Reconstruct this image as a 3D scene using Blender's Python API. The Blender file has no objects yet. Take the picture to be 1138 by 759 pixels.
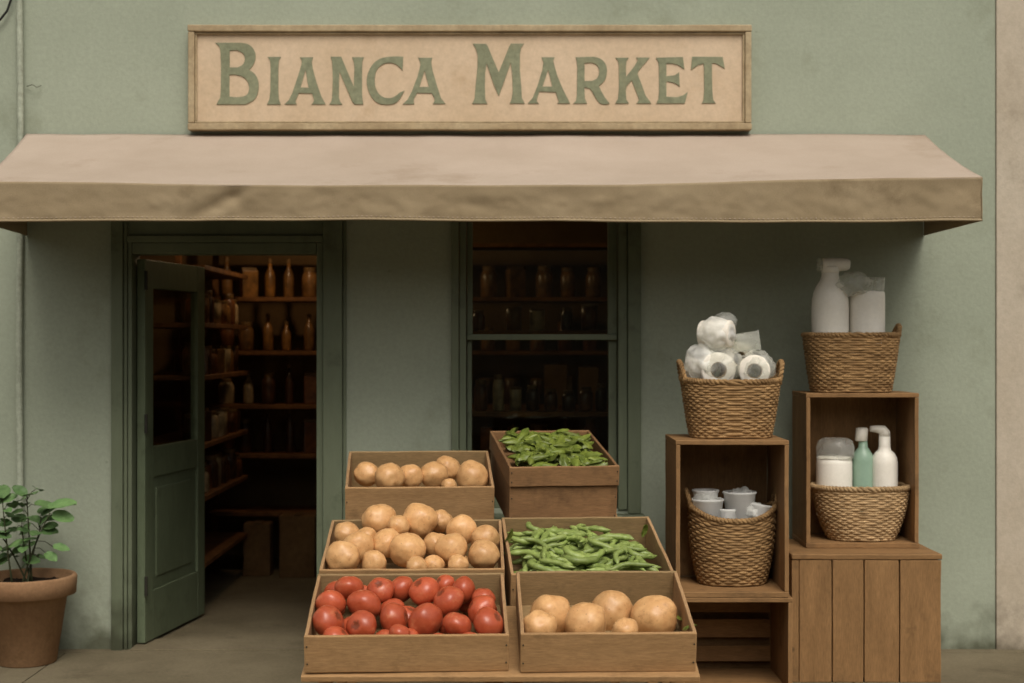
import bpy, bmesh, math, random
from mathutils import Vector, Matrix, noise, Euler
random.seed(7)
sc = bpy.context.scene
C = sc.collection
# ------------------------------------------------------------------ camera, light, exposure
D, F, EYE = 7.6, 1626.0, 1.60
cam = bpy.data.cameras.new('camera'); cam_o = bpy.data.objects.new('camera', cam); C.objects.link(cam_o)
cam_o.location = (0, -D, EYE); cam_o.rotation_euler = (math.radians(90), 0, 0)
cam.sensor_width = 36; cam.lens = F/1138*36; cam.clip_start = .05; cam.clip_end = 600
cam.dof.use_dof = True; cam.dof.focus_distance = 5.85; cam.dof.aperture_fstop = 2.4
sc.camera = cam_o

SUN_EL, SUN_AZ = 53, 12          # azimuth measured from straight in front of the shop, towards the right
w = bpy.data.worlds.new('World'); sc.world = w; w.use_nodes = True
nt = w.node_tree; bg = nt.nodes['Background']
sky = nt.nodes.new('ShaderNodeTexSky'); sky.sky_type = 'NISHITA'; sky.sun_disc = False
sky.sun_elevation = math.radians(SUN_EL); sky.sun_rotation = math.radians(180-SUN_AZ)
sky.air_density = 1.0; sky.dust_density = 6.0; sky.ozone_density = 1.0
hs = nt.nodes.new('ShaderNodeHueSaturation'); hs.inputs['Saturation'].default_value = .25
wm = nt.nodes.new('ShaderNodeVectorMath'); wm.operation = 'MULTIPLY'; wm.inputs[1].default_value = (1.02, .99, .93)   # hazy warm overcast
nt.links.new(sky.outputs[0], hs.inputs['Color']); nt.links.new(hs.outputs[0], wm.inputs[0]); nt.links.new(wm.outputs[0], bg.inputs['Color'])
bg.inputs['Strength'].default_value = .085
sun = bpy.data.lights.new('sun', 'SUN'); sun.energy = 1.1; sun.angle = math.radians(30); sun.color = (1, .93, .83)
sun_o = bpy.data.objects.new('sun', sun); C.objects.link(sun_o)
el, az = math.radians(SUN_EL), math.radians(SUN_AZ)
sd = Vector((math.sin(az)*math.cos(el), -math.cos(az)*math.cos(el), math.sin(el)))
sun_o.rotation_euler = sd.to_track_quat('Z', 'Y').to_euler(); sun_o.location = (3, -10, 12)
sc.view_settings.view_transform = 'Standard'; sc.view_settings.look = 'None'
sc.view_settings.exposure = .42; sc.view_settings.gamma = 1
sc.view_settings.use_curve_mapping = False

# ------------------------------------------------------------------ helpers
def P(px, py, d):
    """world point seen at photo pixel (px,py) at distance d in front of the lens"""
    return Vector(((px-569)*d/F, -D+d, EYE+(379.5-py)*d/F))
def lin(c):
    return tuple((v/255/12.92 if v/255 <= .04045 else ((v/255+.055)/1.055)**2.4) for v in c)+(1,)
def tagp(o, label=None, cat=None, group=None, kind=None):
    if label: o['label'] = label
    if cat: o['category'] = cat
    if group: o['group'] = group
    if kind: o['kind'] = kind
    return o
def empty(name, loc=(0,0,0), label=None, cat=None, group=None, rot=(0,0,0)):
    o = bpy.data.objects.new(name, None); C.objects.link(o); o.location = loc; o.rotation_euler = rot
    o.empty_display_size = .05
    return tagp(o, label, cat, group)
def obj(name, bm, m, parent=None, smooth=False, loc=None):
    me = bpy.data.meshes.new(name); bmesh.ops.recalc_face_normals(bm, faces=bm.faces[:])
    bm.to_mesh(me); bm.free()
    if smooth:
        for p in me.polygons: p.use_smooth = True
    if m: me.materials.append(m)
    o = bpy.data.objects.new(name, me); C.objects.link(o)
    if parent: o.parent = parent
    if loc is not None: o.location = loc
    return o
def copy_tree(o, parent=None):
    c = o.copy(); C.objects.link(c)
    if parent: c.parent = parent
    for ch in list(o.children): copy_tree(ch, c)
    return c
def merge(bm, tmp):
    me = bpy.data.meshes.new('tmp'); tmp.to_mesh(me); tmp.free(); bm.from_mesh(me); bpy.data.meshes.remove(me)
def box(bm, x0, x1, y0, y1, z0, z1, bev=.003, seg=2, wob=0, cuts=0):
    t = bmesh.new(); bmesh.ops.create_cube(t, size=1)
    for v in t.verts:
        v.co = Vector(((x0+x1)/2+v.co.x*(x1-x0), (y0+y1)/2+v.co.y*(y1-y0), (z0+z1)/2+v.co.z*(z1-z0)))
    if bev: bmesh.ops.bevel(t, geom=t.edges[:], offset=bev, segments=seg, affect='EDGES', profile=.6)
    if wob:
        L = max(x1-x0, y1-y0, z1-z0)
        es = [e for e in t.edges if e.calc_length() > L*.7]
        bmesh.ops.subdivide_edges(t, edges=es, cuts=cuts or 14, use_grid_fill=True)
        s = random.random()*50
        for v in t.verts:
            v.co += Vector((noise.noise(v.co*6+Vector((s,0,0))), noise.noise(v.co*6+Vector((0,s,0))), noise.noise(v.co*6+Vector((0,0,s)))))*wob
    merge(bm, t)
def BX(*a, **k):
    b = bmesh.new(); box(b, *a, **k); return b
def lathe(bm, prof, seg=32, sx=1, sy=1, c=(0,0,0), cap=True):
    rings = []
    for r, z in prof:
        rings.append([bm.verts.new((c[0]+r*sx*math.cos(2*math.pi*i/seg), c[1]+r*sy*math.sin(2*math.pi*i/seg), c[2]+z)) for i in range(seg)])
    for a, b in zip(rings, rings[1:]):
        for i in range(seg): bm.faces.new((a[i], a[(i+1)%seg], b[(i+1)%seg], b[i]))
    if cap:
        if prof[0][0] > 1e-5: bm.faces.new(rings[0][::-1])
        if prof[-1][0] > 1e-5: bm.faces.new(rings[-1])
def tube(bm, pts, r, sides=8, closed=False, cap=True):
    pts = [Vector(p) for p in pts]; n = len(pts); rings = []
    rr = r if isinstance(r, (list, tuple)) else [r]*n
    up = Vector((0, 0, 1)); prev = None
    for i, p in enumerate(pts):
        a = pts[(i-1) % n] if (closed or i > 0) else p
        b = pts[(i+1) % n] if (closed or i < n-1) else p
        t = (b-a).normalized()
        if prev is None:
            u = t.cross(up)
            if u.length < .1: u = t.cross(Vector((1, 0, 0)))
        else: u = prev-t*prev.dot(t)
        u.normalize(); prev = u; v = t.cross(u)
        rings.append([bm.verts.new(p+(u*math.cos(2*math.pi*k/sides)+v*math.sin(2*math.pi*k/sides))*rr[i]) for k in range(sides)])
    m = n if closed else n-1
    for i in range(m):
        a, b = rings[i], rings[(i+1) % n]
        for k in range(sides): bm.faces.new((a[k], a[(k+1)%sides], b[(k+1)%sides], b[k]))
    if cap and not closed: bm.faces.new(rings[0][::-1]); bm.faces.new(rings[-1])
def ordinal(n):
    return ['first','second','third','fourth','fifth','sixth','seventh','eighth','ninth','tenth','eleventh','twelfth',
            'thirteenth','fourteenth','fifteenth','sixteenth','seventeenth','eighteenth','nineteenth','twentieth'][n]

# ------------------------------------------------------------------ materials
MATS = {}
def mat(name, c1, c2=None, scale=6, rough=.7, bump=.2, bscale=60, stretch=(1,1,1), fine=.25, spec=.3, detail=6,
        world=False, stain=None, rand=0., coat=0, bdist=.004):
    """two-tone mottled surface with fine grain bump; stain=(colour, amount, scale)"""
    m = bpy.data.materials.new(name); m.use_nodes = True; n = m.node_tree.nodes; l = m.node_tree.links
    b = n['Principled BSDF']; b.inputs['Roughness'].default_value = rough; b.inputs['Specular IOR Level'].default_value = spec
    if coat: b.inputs['Coat Weight'].default_value = coat; b.inputs['Coat Roughness'].default_value = .25
    c2 = c2 or tuple(v*.82 for v in c1)
    if world:
        tc = n.new('ShaderNodeNewGeometry').outputs['Position']
    else:
        tcn = n.new('ShaderNodeTexCoord'); oi = n.new('ShaderNodeObjectInfo')
        ad = n.new('ShaderNodeVectorMath'); ad.operation = 'ADD'
        ml = n.new('ShaderNodeMath'); ml.operation = 'MULTIPLY'; ml.inputs[1].default_value = 37
        l.new(oi.outputs['Random'], ml.inputs[0]); l.new(tcn.outputs['Object'], ad.inputs[0]); l.new(ml.outputs[0], ad.inputs[1])
        tc = ad.outputs[0]
    mp = n.new('ShaderNodeMapping'); mp.inputs['Scale'].default_value = stretch; l.new(tc, mp.inputs['Vector'])
    n1 = n.new('ShaderNodeTexNoise'); n1.inputs['Scale'].default_value = scale; n1.inputs['Detail'].default_value = detail; n1.inputs['Roughness'].default_value = .62
    l.new(mp.outputs[0], n1.inputs['Vector'])
    rp = n.new('ShaderNodeValToRGB'); rp.color_ramp.elements[0].position = .33; rp.color_ramp.elements[1].position = .68
    rp.color_ramp.elements[0].color = lin(c2); rp.color_ramp.elements[1].color = lin(c1)
    l.new(n1.outputs['Fac'], rp.inputs[0]); col = rp.outputs[0]
    n2 = n.new('ShaderNodeTexNoise'); n2.inputs['Scale'].default_value = bscale; n2.inputs['Detail'].default_value = 5; n2.inputs['Roughness'].default_value = .7
    l.new(mp.outputs[0], n2.inputs['Vector'])
    if fine:
        mr = n.new('ShaderNodeMapRange'); mr.inputs['From Min'].default_value = .3; mr.inputs['From Max'].default_value = .7
        mr.inputs['To Min'].default_value = 1-fine; mr.inputs['To Max'].default_value = 1+fine*.4; l.new(n2.outputs['Fac'], mr.inputs['Value'])
        mx = n.new('ShaderNodeVectorMath'); mx.operation = 'SCALE'; l.new(col, mx.inputs[0]); l.new(mr.outputs[0], mx.inputs['Scale']); col = mx.outputs[0]
    if rand:
        oi2 = n.new('ShaderNodeObjectInfo'); mr2 = n.new('ShaderNodeMapRange'); mr2.inputs['To Min'].default_value = 1-rand; mr2.inputs['To Max'].default_value = 1+rand*.5
        l.new(oi2.outputs['Random'], mr2.inputs['Value'])
        mx2 = n.new('ShaderNodeVectorMath'); mx2.operation = 'SCALE'; l.new(col, mx2.inputs[0]); l.new(mr2.outputs[0], mx2.inputs['Scale']); col = mx2.outputs[0]
    if stain:
        sc3, amt, ss = stain
        n3 = n.new('ShaderNodeTexNoise'); n3.inputs['Scale'].default_value = ss; n3.inputs['Detail'].default_value = 8; n3.inputs['Roughness'].default_value = .68
        l.new(tc, n3.inputs['Vector'])
        r3 = n.new('ShaderNodeMapRange'); r3.inputs['From Min'].default_value = .56; r3.inputs['From Max'].default_value = .74; r3.inputs['To Max'].default_value = amt
        l.new(n3.outputs['Fac'], r3.inputs['Value'])
        mm = n.new('ShaderNodeMix'); mm.data_type = 'RGBA'; l.new(r3.outputs[0], mm.inputs['Factor']); l.new(col, mm.inputs['A']); mm.inputs['B'].default_value = lin(sc3); col = mm.outputs['Result']
    l.new(col, b.inputs['Base Color'])
    if bump:
        bp = n.new('ShaderNodeBump'); bp.inputs['Strength'].default_value = bump; bp.inputs['Distance'].default_value = bdist
        l.new(n2.outputs['Fac'], bp.inputs['Height']); l.new(bp.outputs[0], b.inputs['Normal'])
    m['out'] = 1; MATS[name] = m
    return m
def speckle(m, colr, scale, thr, amt=.8):
    n = m.node_tree.nodes; l = m.node_tree.links; b = n['Principled BSDF']
    src = b.inputs['Base Color'].links[0].from_socket
    g = n.new('ShaderNodeTexCoord'); v = n.new('ShaderNodeTexVoronoi'); v.inputs['Scale'].default_value = scale; l.new(g.outputs['Object'], v.inputs['Vector'])
    r = n.new('ShaderNodeMapRange'); r.inputs['From Min'].default_value = thr; r.inputs['From Max'].default_value = thr*.5; r.inputs['To Max'].default_value = amt
    l.new(v.outputs['Distance'], r.inputs['Value'])
    mm = n.new('ShaderNodeMix'); mm.data_type = 'RGBA'; l.new(r.outputs[0], mm.inputs['Factor']); l.new(src, mm.inputs['A']); mm.inputs['B'].default_value = lin(colr)
    l.new(mm.outputs['Result'], b.inputs['Base Color'])

def wood(name, c1, c2, axis, **k):
    s = [9, 9, 9]; s[axis] = 1.3
    k.setdefault('fine', .28); k.setdefault('rough', .75)
    k.setdefault('stain', (tuple(v*.45 for v in c2), .55, 5))
    c2 = tuple((a_+b_)/2 for a_, b_ in zip(c1, c2))
    m = mat(name, c1, c2, scale=1.6, bscale=20, stretch=tuple(s), bump=.5, bdist=.002, **k)
    speckle(m, tuple(v*.42 for v in c2), 2.7, .055, .8)
    # worn edges and skylit rims, both painted pale: where the rounded normal leaves the face normal
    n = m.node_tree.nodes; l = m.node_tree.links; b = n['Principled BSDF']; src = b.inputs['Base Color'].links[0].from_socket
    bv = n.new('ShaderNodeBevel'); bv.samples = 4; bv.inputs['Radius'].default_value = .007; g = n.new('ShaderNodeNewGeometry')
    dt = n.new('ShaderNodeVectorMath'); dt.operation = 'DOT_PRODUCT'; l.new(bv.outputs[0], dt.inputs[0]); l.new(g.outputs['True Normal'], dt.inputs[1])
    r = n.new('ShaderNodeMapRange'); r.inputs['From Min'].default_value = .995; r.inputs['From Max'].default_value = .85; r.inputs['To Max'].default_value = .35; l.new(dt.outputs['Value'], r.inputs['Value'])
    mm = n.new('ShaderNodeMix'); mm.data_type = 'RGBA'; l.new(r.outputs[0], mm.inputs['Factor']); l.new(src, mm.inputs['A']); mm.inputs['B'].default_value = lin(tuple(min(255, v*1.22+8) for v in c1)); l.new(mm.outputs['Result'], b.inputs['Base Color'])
    return m
def add_low_dirt(m, zlo, zhi, colr, amt, scale=3):
    """grime splashed up from the pavement: a noisy band on the lowest part of the wall"""
    n = m.node_tree.nodes; l = m.node_tree.links; b = n['Principled BSDF']
    src = b.inputs['Base Color'].links[0].from_socket
    g = n.new('ShaderNodeNewGeometry'); s = n.new('ShaderNodeSeparateXYZ'); l.new(g.outputs['Position'], s.inputs[0])
    nz = n.new('ShaderNodeTexNoise'); nz.inputs['Scale'].default_value = scale; nz.inputs['Detail'].default_value = 8; l.new(g.outputs['Position'], nz.inputs['Vector'])
    a = n.new('ShaderNodeMapRange'); a.inputs['From Min'].default_value = .3; a.inputs['From Max'].default_value = .7; a.inputs['To Min'].default_value = -(zhi-zlo)*.6; a.inputs['To Max'].default_value = (zhi-zlo)*.6
    l.new(nz.outputs['Fac'], a.inputs['Value'])
    ad = n.new('ShaderNodeMath'); ad.operation = 'ADD'; l.new(s.outputs['Z'], ad.inputs[0]); l.new(a.outputs[0], ad.inputs[1])
    r = n.new('ShaderNodeMapRange'); r.inputs['From Min'].default_value = zhi; r.inputs['From Max'].default_value = zlo; r.inputs['To Min'].default_value = 0; r.inputs['To Max'].default_value = amt
    l.new(ad.outputs[0], r.inputs['Value'])
    mm = n.new('ShaderNodeMix'); mm.data_type = 'RGBA'; l.new(r.outputs[0], mm.inputs['Factor']); l.new(src, mm.inputs['A']); mm.inputs['B'].default_value = lin(colr)
    l.new(mm.outputs['Result'], b.inputs['Base Color'])
M_wall = mat('green_stucco', (161,168,150), (150,157,139), scale=1.3, bscale=45, bump=.35, bdist=.006, rough=.9, world=True, stain=((112,116,92), .5, 1.7), fine=.10)
speckle(M_wall, (84,84,64), 2.6, .035, .5)
add_low_dirt(M_wall, .0, .22, (64,64,44), .8, 5)
M_side = mat('beige_stucco', (194,183,166), (178,166,147), scale=1.5, bscale=40, bump=.35, bdist=.006, rough=.9, world=True, stain=((104,92,72), .5, 2), fine=.12)
add_low_dirt(M_side, .0, .25, (76,68,50), .75, 5)
M_far = mat('grey_green_render', (158,154,138), (140,136,120), scale=1, world=True)
M_trim = mat('green_trim_paint', (112,120,98), (97,105,84), scale=3, bscale=30, bump=.2, rough=.5, world=True, stain=((52,56,40), .6, 4), fine=.1, stretch=(1,1,.25))
add_low_dirt(M_trim, .0, .35, (44,42,28), .7, 6)
M_door = mat('door_paint', (106,117,93), (90,100,77), scale=2.5, bscale=30, bump=.25, rough=.45, stain=((38,40,26), .6, 3.5), fine=.15, stretch=(1,1,.3))
M_conc = mat('concrete', (122,112,90), (96,87,67), scale=1.5, bscale=55, bump=.4, bdist=.004, rough=.92, world=True, stain=((66,56,40), .7, 2.3), fine=.2)
M_asph = mat('asphalt', (68,66,62), (54,52,50), scale=2, bscale=80, bump=.5, rough=.95, world=True)
M_kerb = mat('kerb_stone', (140,134,122), None, scale=4, world=True)
M_board = mat('sign_board_paint', (208,186,159), (196,173,144), scale=2.2, bscale=35, bump=.2, rough=.8, stain=((160,130,92), .5, 2.6), fine=.12)
M_frame = mat('sign_frame_wood', (180,162,130), (160,140,108), scale=5, bscale=30, bump=.3, rough=.7, stain=((110,92,64), .5, 6))
M_letter = mat('sign_letter_paint', (138,141,114), (124,127,101), scale=5, bscale=40, bump=.2, rough=.7, stain=((150,138,104), .35, 7))
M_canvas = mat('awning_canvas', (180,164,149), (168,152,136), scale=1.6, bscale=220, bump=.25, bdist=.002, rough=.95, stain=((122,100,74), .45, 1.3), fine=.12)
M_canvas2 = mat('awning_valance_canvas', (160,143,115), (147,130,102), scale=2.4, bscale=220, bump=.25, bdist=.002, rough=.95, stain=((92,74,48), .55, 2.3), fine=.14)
M_metal = mat('painted_iron', (52,50,42), None, scale=6, rough=.5)
M_pipe = mat('pipe_paint', (176,182,164), (156,162,144), scale=5, bscale=40, rough=.6, stain=((96,92,70), .6, 6))
M_stubm = mat('dusty_wire', (96,98,80), None, rough=.8)
M_cable = mat('black_cable', (30,30,26), None, rough=.6)
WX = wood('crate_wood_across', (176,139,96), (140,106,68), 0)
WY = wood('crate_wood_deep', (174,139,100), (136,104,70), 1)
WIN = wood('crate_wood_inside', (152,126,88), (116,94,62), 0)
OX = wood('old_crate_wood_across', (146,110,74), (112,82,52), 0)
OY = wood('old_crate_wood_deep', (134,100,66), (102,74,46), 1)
SX = wood('shelf_wood_across', (150,114,74), (108,80,48), 0)
SY = wood('shelf_wood_deep', (142,106,68), (100,72,44), 1)
SZ = wood('shelf_wood_upright', (150,114,74), (108,80,48), 2)
M_terra = mat('terracotta', (162,128,94), (140,106,76), scale=3, bscale=50, bump=.3, rough=.88, stain=((112,84,56), .7, 5), fine=.18)
M_soil = mat('soil', (60,42,28), (30,21,14), scale=20, bscale=60, bump=1, bdist=.02, rough=1)
M_leaf = mat('plant_leaf', (112,144,88), (80,112,64), scale=9, bscale=40, bump=.2, rough=.55, rand=.25)
M_stem = mat('plant_stem', (62,66,40), None)
M_wick = mat('wicker', (180,144,98), (124,94,58), scale=10, bscale=26, bump=.5, bdist=.003, stretch=(1,1,5), rough=.8, fine=.35, rand=.05)
M_wick2 = mat('wicker_rope', (170,136,92), (120,92,58), scale=16, bscale=80, bump=.6, bdist=.003, rough=.8, fine=.35)
M_wick3 = mat('wicker_grey_tan', (206,174,130), (150,120,82), scale=10, bscale=26, bump=.5, bdist=.003, stretch=(1,1,5), rough=.75, fine=.4)
M_wick4 = mat('wicker_rope_grey_tan', (198,168,126), (144,116,80), scale=16, bscale=80, bump=.6, bdist=.003, rough=.8, fine=.35)
M_white = mat('white_ceramic', (246,242,232), (236,231,218), scale=4, bscale=60, bump=.1, rough=.45, fine=.06, spec=.5)
M_whiteplas = mat('white_plastic', (244,240,228), (232,227,214), scale=5, bscale=60, bump=.1, rough=.4, fine=.05, spec=.5)
M_mint = mat('mint_plastic', (152,180,160), (136,164,144), scale=5, bscale=60, bump=.08, rough=.35, fine=.05, spec=.5)
M_paper = mat('paper_roll', (236,230,218), (224,217,204), scale=6, bscale=90, bump=.3, rough=1, fine=.06)
M_card = mat('cardboard_core', (168,148,118), None, rough=.9)
M_carton = mat('cardboard', (128,100,66), (104,78,50), scale=4, bscale=30, rough=.9)
M_room = mat('shop_interior_plaster', (120,96,64), (100,78,50), scale=2, world=True, rough=.95)
M_ishelf = mat('shop_shelf_wood', (128,86,46), (90,58,30), scale=5, bscale=20, rough=.7)
M_bean = mat('green_bean_skin', (158,174,98), (124,144,70), scale=14, bscale=60, bump=.2, rough=.45, rand=.25, spec=.5)
M_greens = mat('green_leaf_skin', (130,142,58), (92,108,40), scale=10, bscale=50, bump=.3, rough=.45, rand=.3, spec=.5)
M_potato = mat('potato_skin', (220,174,120), (200,150,98), scale=2.2, bscale=9, bump=.12, rough=.36, stain=((150,104,60), .75, 1.9), rand=.12, fine=.06, spec=.4)
speckle(M_potato, (112,76,44), 3.2, .15, .4)
M_tom = mat('tomato_skin', (192,94,62), (170,74,44), scale=1.4, bscale=9, bump=.05, rough=.3, rand=.14, fine=.05, spec=.45, stain=((206,138,96), .5, 1.5))
# brown scar at the stem end of a tomato
n_ = M_tom.node_tree.nodes; l_ = M_tom.node_tree.links; b_ = n_['Principled BSDF']; s_ = b_.inputs['Base Color'].links[0].from_socket
tc_ = n_.new('ShaderNodeTexCoord'); vl = n_.new('ShaderNodeVectorMath'); vl.operation = 'DISTANCE'; vl.inputs[1].default_value = (0,0,.8); l_.new(tc_.outputs['Object'], vl.inputs[0])
nz_ = n_.new('ShaderNodeTexNoise'); nz_.inputs['Scale'].default_value = 5; l_.new(tc_.outputs['Object'], nz_.inputs['Vector'])
ad_ = n_.new('ShaderNodeMath'); ad_.operation = 'MULTIPLY_ADD'; ad_.inputs[1].default_value = -.45; l_.new(nz_.outputs['Fac'], ad_.inputs[0]); l_.new(vl.outputs['Value'], ad_.inputs[2])
mr_ = n_.new('ShaderNodeMapRange'); mr_.inputs['From Min'].default_value = .12; mr_.inputs['From Max'].default_value = -.02; mr_.inputs['To Max'].default_value = .75; l_.new(ad_.outputs[0], mr_.inputs['Value'])
mm_ = n_.new('ShaderNodeMix'); mm_.data_type = 'RGBA'; mm_.inputs['B'].default_value = lin((98,52,32)); l_.new(mr_.outputs[0], mm_.inputs['Factor']); l_.new(s_, mm_.inputs['A']); l_.new(mm_.outputs['Result'], b_.inputs['Base Color'])

def glassy(name, tint=(1,1,1), veil=0., veilc=(200,205,195), rough=.08, ior=1.45, gloss=1):
    """thin clear sheet: see-through with a fresnel shine; veil = share of milky scatter in it"""
    m = bpy.data.materials.new(name); m.use_nodes = True; n = m.node_tree.nodes; l = m.node_tree.links
    n.remove(n['Principled BSDF']); out = n['Material Output']
    t = n.new('ShaderNodeBsdfTransparent'); t.inputs[0].default_value = (*tint, 1)
    g = n.new('ShaderNodeBsdfGlossy'); g.inputs['Roughness'].default_value = rough; g.inputs['Color'].default_value = (gloss, gloss, gloss, 1)
    gm = n.new('ShaderNodeNewGeometry'); dt = n.new('ShaderNodeVectorMath'); dt.operation = 'DOT_PRODUCT'; l.new(gm.outputs['Incoming'], dt.inputs[1])
    ab = n.new('ShaderNodeMath'); ab.operation = 'ABSOLUTE'; l.new(dt.outputs['Value'], ab.inputs[0])
    om = n.new('ShaderNodeMath'); om.operation = 'SUBTRACT'; om.inputs[0].default_value = 1; l.new(ab.outputs[0], om.inputs[1])
    pw = n.new('ShaderNodeMath'); pw.operation = 'POWER'; l.new(om.outputs[0], pw.inputs[0]); pw.inputs[1].default_value = 5
    F0 = ((ior-1)/(ior+1))**2; fr = n.new('ShaderNodeMath'); fr.operation = 'MULTIPLY_ADD'; l.new(pw.outputs[0], fr.inputs[0]); fr.inputs[1].default_value = 1-F0; fr.inputs[2].default_value = F0; fr.use_clamp = True
    tc = n.new('ShaderNodeTexCoord'); nz = n.new('ShaderNodeTexNoise'); nz.inputs['Scale'].default_value = 9 if veil else 2; nz.inputs['Detail'].default_value = 5; l.new(tc.outputs['Object'], nz.inputs['Vector'])
    bp = n.new('ShaderNodeBump'); bp.inputs['Strength'].default_value = .2 if veil else .02; bp.inputs['Distance'].default_value = .02
    l.new(nz.outputs['Fac'], bp.inputs['Height']); l.new(bp.outputs[0], dt.inputs[0]); l.new(bp.outputs[0], g.inputs['Normal'])
    mx = n.new('ShaderNodeMixShader'); l.new(fr.outputs[0], mx.inputs[0]); l.new(t.outputs[0], mx.inputs[1]); l.new(g.outputs[0], mx.inputs[2]); res = mx.outputs[0]
    if veil:
        df = n.new('ShaderNodeBsdfDiffuse'); df.inputs[0].default_value = lin(veilc)
        tl = n.new('ShaderNodeBsdfTranslucent'); tl.inputs[0].default_value = lin(veilc)
        m1 = n.new('ShaderNodeMixShader'); m1.inputs[0].default_value = .4; l.new(df.outputs[0], m1.inputs[1]); l.new(tl.outputs[0], m1.inputs[2])
        mr = n.new('ShaderNodeMapRange'); mr.inputs['From Min'].default_value = .3; mr.inputs['From Max'].default_value = .7; mr.inputs['To Min'].default_value = veil*.5; mr.inputs['To Max'].default_value = min(1, veil*1.5)
        l.new(nz.outputs['Fac'], mr.inputs['Value'])
        m2 = n.new('ShaderNodeMixShader'); l.new(mr.outputs[0], m2.inputs[0]); l.new(res, m2.inputs[1]); l.new(m1.outputs[0], m2.inputs[2]); res = m2.outputs[0]
    l.new(res, out.inputs['Surface'])
    return m
G_win = glassy('window_glass', (.82,.84,.78), rough=.03, gloss=.6)
G_door = glassy('door_glass', (.97,.97,.94), rough=.05, gloss=.6, ior=1.12)
G_clear = glassy('clear_plastic', (.96,.97,.95), veil=.24, veilc=(245,246,240), rough=.2, ior=1.3)
G_milky = glassy('milky_plastic_film', (.97,.98,.97), veil=.6, veilc=(250,250,246), rough=.25, ior=1.3)
M_wax = glassy('frosted_cup', (.97,.98,.97), veil=1.6, veilc=(252,252,250), rough=.3, ior=1.35)
def jarmat(name, c):
    return mat(name, c, tuple(v*.6 for v in c), scale=14, bscale=30, rough=.3, bump=.1, spec=.5)
J = [jarmat('amber_preserve', (160,112,56)), jarmat('honey_preserve', (140,100,56)), jarmat('dark_preserve', (84,54,32)), jarmat('pale_preserve', (190,166,128)), jarmat('brown_preserve', (120,74,40))]
M_lid = mat('jar_lid', (120,92,56), None, rough=.4)
M_lampshade = mat('lamp_shade_enamel', (60,56,44), None, rough=.4)

# ------------------------------------------------------------------ the setting: ground, pavement
g = bmesh.new(); box(g, -300, 300, -300, 300, -.35, -.12, bev=0); tagp(obj('ground', g, M_asph), kind='structure')
g = bmesh.new()
for x0, x1 in ((-14, -6.2), (-6.194, -2.3), (-2.294, 1.6), (1.606, 5.5), (5.506, 14)):
    box(g, x0, x1, -3.9, -.078, -.116, 0, bev=.003); box(g, x0, x1, -8.2, -3.906, -.116, 0, bev=.003)
box(g, -14, 14, -.072, 3.4, -.116, .002, bev=.003)
tagp(obj('pavement', g, M_conc), kind='structure')
g = BX(-14, 14, -8.36, -8.206, -.119, .004, bev=.012); tagp(obj('kerb', g, M_kerb), kind='structure')

# unseen buildings behind the camera, added to cut low light onto the wall
for bx0, bx1, bh in ((-16, -6.1, 4.4), (-6, 4.9, 5.0), (5, 16, 4.2)):
    b = bmesh.new(); box(b, bx0, bx1, -24, -17, -.12, bh, bev=.02); box(b, bx0-.1, bx1+.1, -16.998, -16.8, bh-.3, bh+.2, bev=.02)
    for k in range(4):
        for zz in (1.0,): x_ = bx0+1.2+k*2.4; box(b, x_, x_+1.1, -16.998, -16.93, zz, zz+1.7, bev=.02)
    tagp(obj('light_cutting_buildings', b, M_far), kind='structure')
# ------------------------------------------------------------------ the shop
X = lambda px, d=D: (px-569)*d/F
Z = lambda py, d=D: EYE+(379.5-py)*d/F
shop = empty('shop_building', (0,0,0), 'pale green stuccoed shop front with door, sash window and dim interior', 'shop')
dx0, dx1, dz1 = X(140), X(367), Z(262)
wx0, wx1, wz0, wz1 = X(505), X(708), Z(566), Z(212)
WXR = X(1107)
def wall_with_holes(xs, zs, skip, y0, y1):
    bm = bmesh.new(); vf = {}; vb = {}
    for i, x in enumerate(xs):
        for j, z in enumerate(zs): vf[i,j] = bm.verts.new((x, y0, z)); vb[i,j] = bm.verts.new((x, y1, z))
    solid = lambda i, j: 0 <= i < len(xs)-1 and 0 <= j < len(zs)-1 and (i,j) not in skip
    for i in range(len(xs)-1):
        for j in range(len(zs)-1):
            if not solid(i,j): continue
            bm.faces.new((vf[i,j], vf[i+1,j], vf[i+1,j+1], vf[i,j+1])); bm.faces.new((vb[i,j], vb[i,j+1], vb[i+1,j+1], vb[i+1,j]))
            if not solid(i-1,j): bm.faces.new((vf[i,j], vf[i,j+1], vb[i,j+1], vb[i,j]))
            if not solid(i+1,j): bm.faces.new((vf[i+1,j], vb[i+1,j], vb[i+1,j+1], vf[i+1,j+1]))
            if not solid(i,j-1): bm.faces.new((vf[i,j], vb[i,j], vb[i+1,j], vf[i+1,j]))
            if not solid(i,j+1): bm.faces.new((vf[i,j+1], vf[i+1,j+1], vb[i+1,j+1], vb[i,j+1]))
    for v in [v for v in bm.verts if not v.link_faces]: bm.verts.remove(v)
    return bm
xs = [-5.2, dx0, dx1, wx0, wx1, WXR-.004]; zs = [-.05, wz0, dz1, wz1, 5.2]
if not zs == sorted(zs): zs = sorted(zs)
iz_w1 = zs.index(wz1); iz_d1 = zs.index(dz1)
skip = {(1, j) for j in range(iz_d1)} | {(3, j) for j in range(1, iz_w1)}
obj('facade_wall', wall_with_holes(xs, zs, skip, 0, .22), M_wall, shop)
obj('roof', BX(-5.3, WXR-.002, -.12, 3.75, 5.205, 5.35, bev=.01), M_trim, shop)
b = bmesh.new(); box(b, -3.2, -3.0, .222, 3.5, .004, 5.2, bev=0); box(b, 2.3, 2.5, .222, 3.5, .004, 5.2, bev=0); box(b, -2.998, 2.298, 3.3, 3.5, .004, 5.2, bev=0)
box(b, -2.998, 2.298, .222, 3.298, 2.95, 3.05, bev=0); obj('inner_wall', b, M_room, shop)
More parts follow.
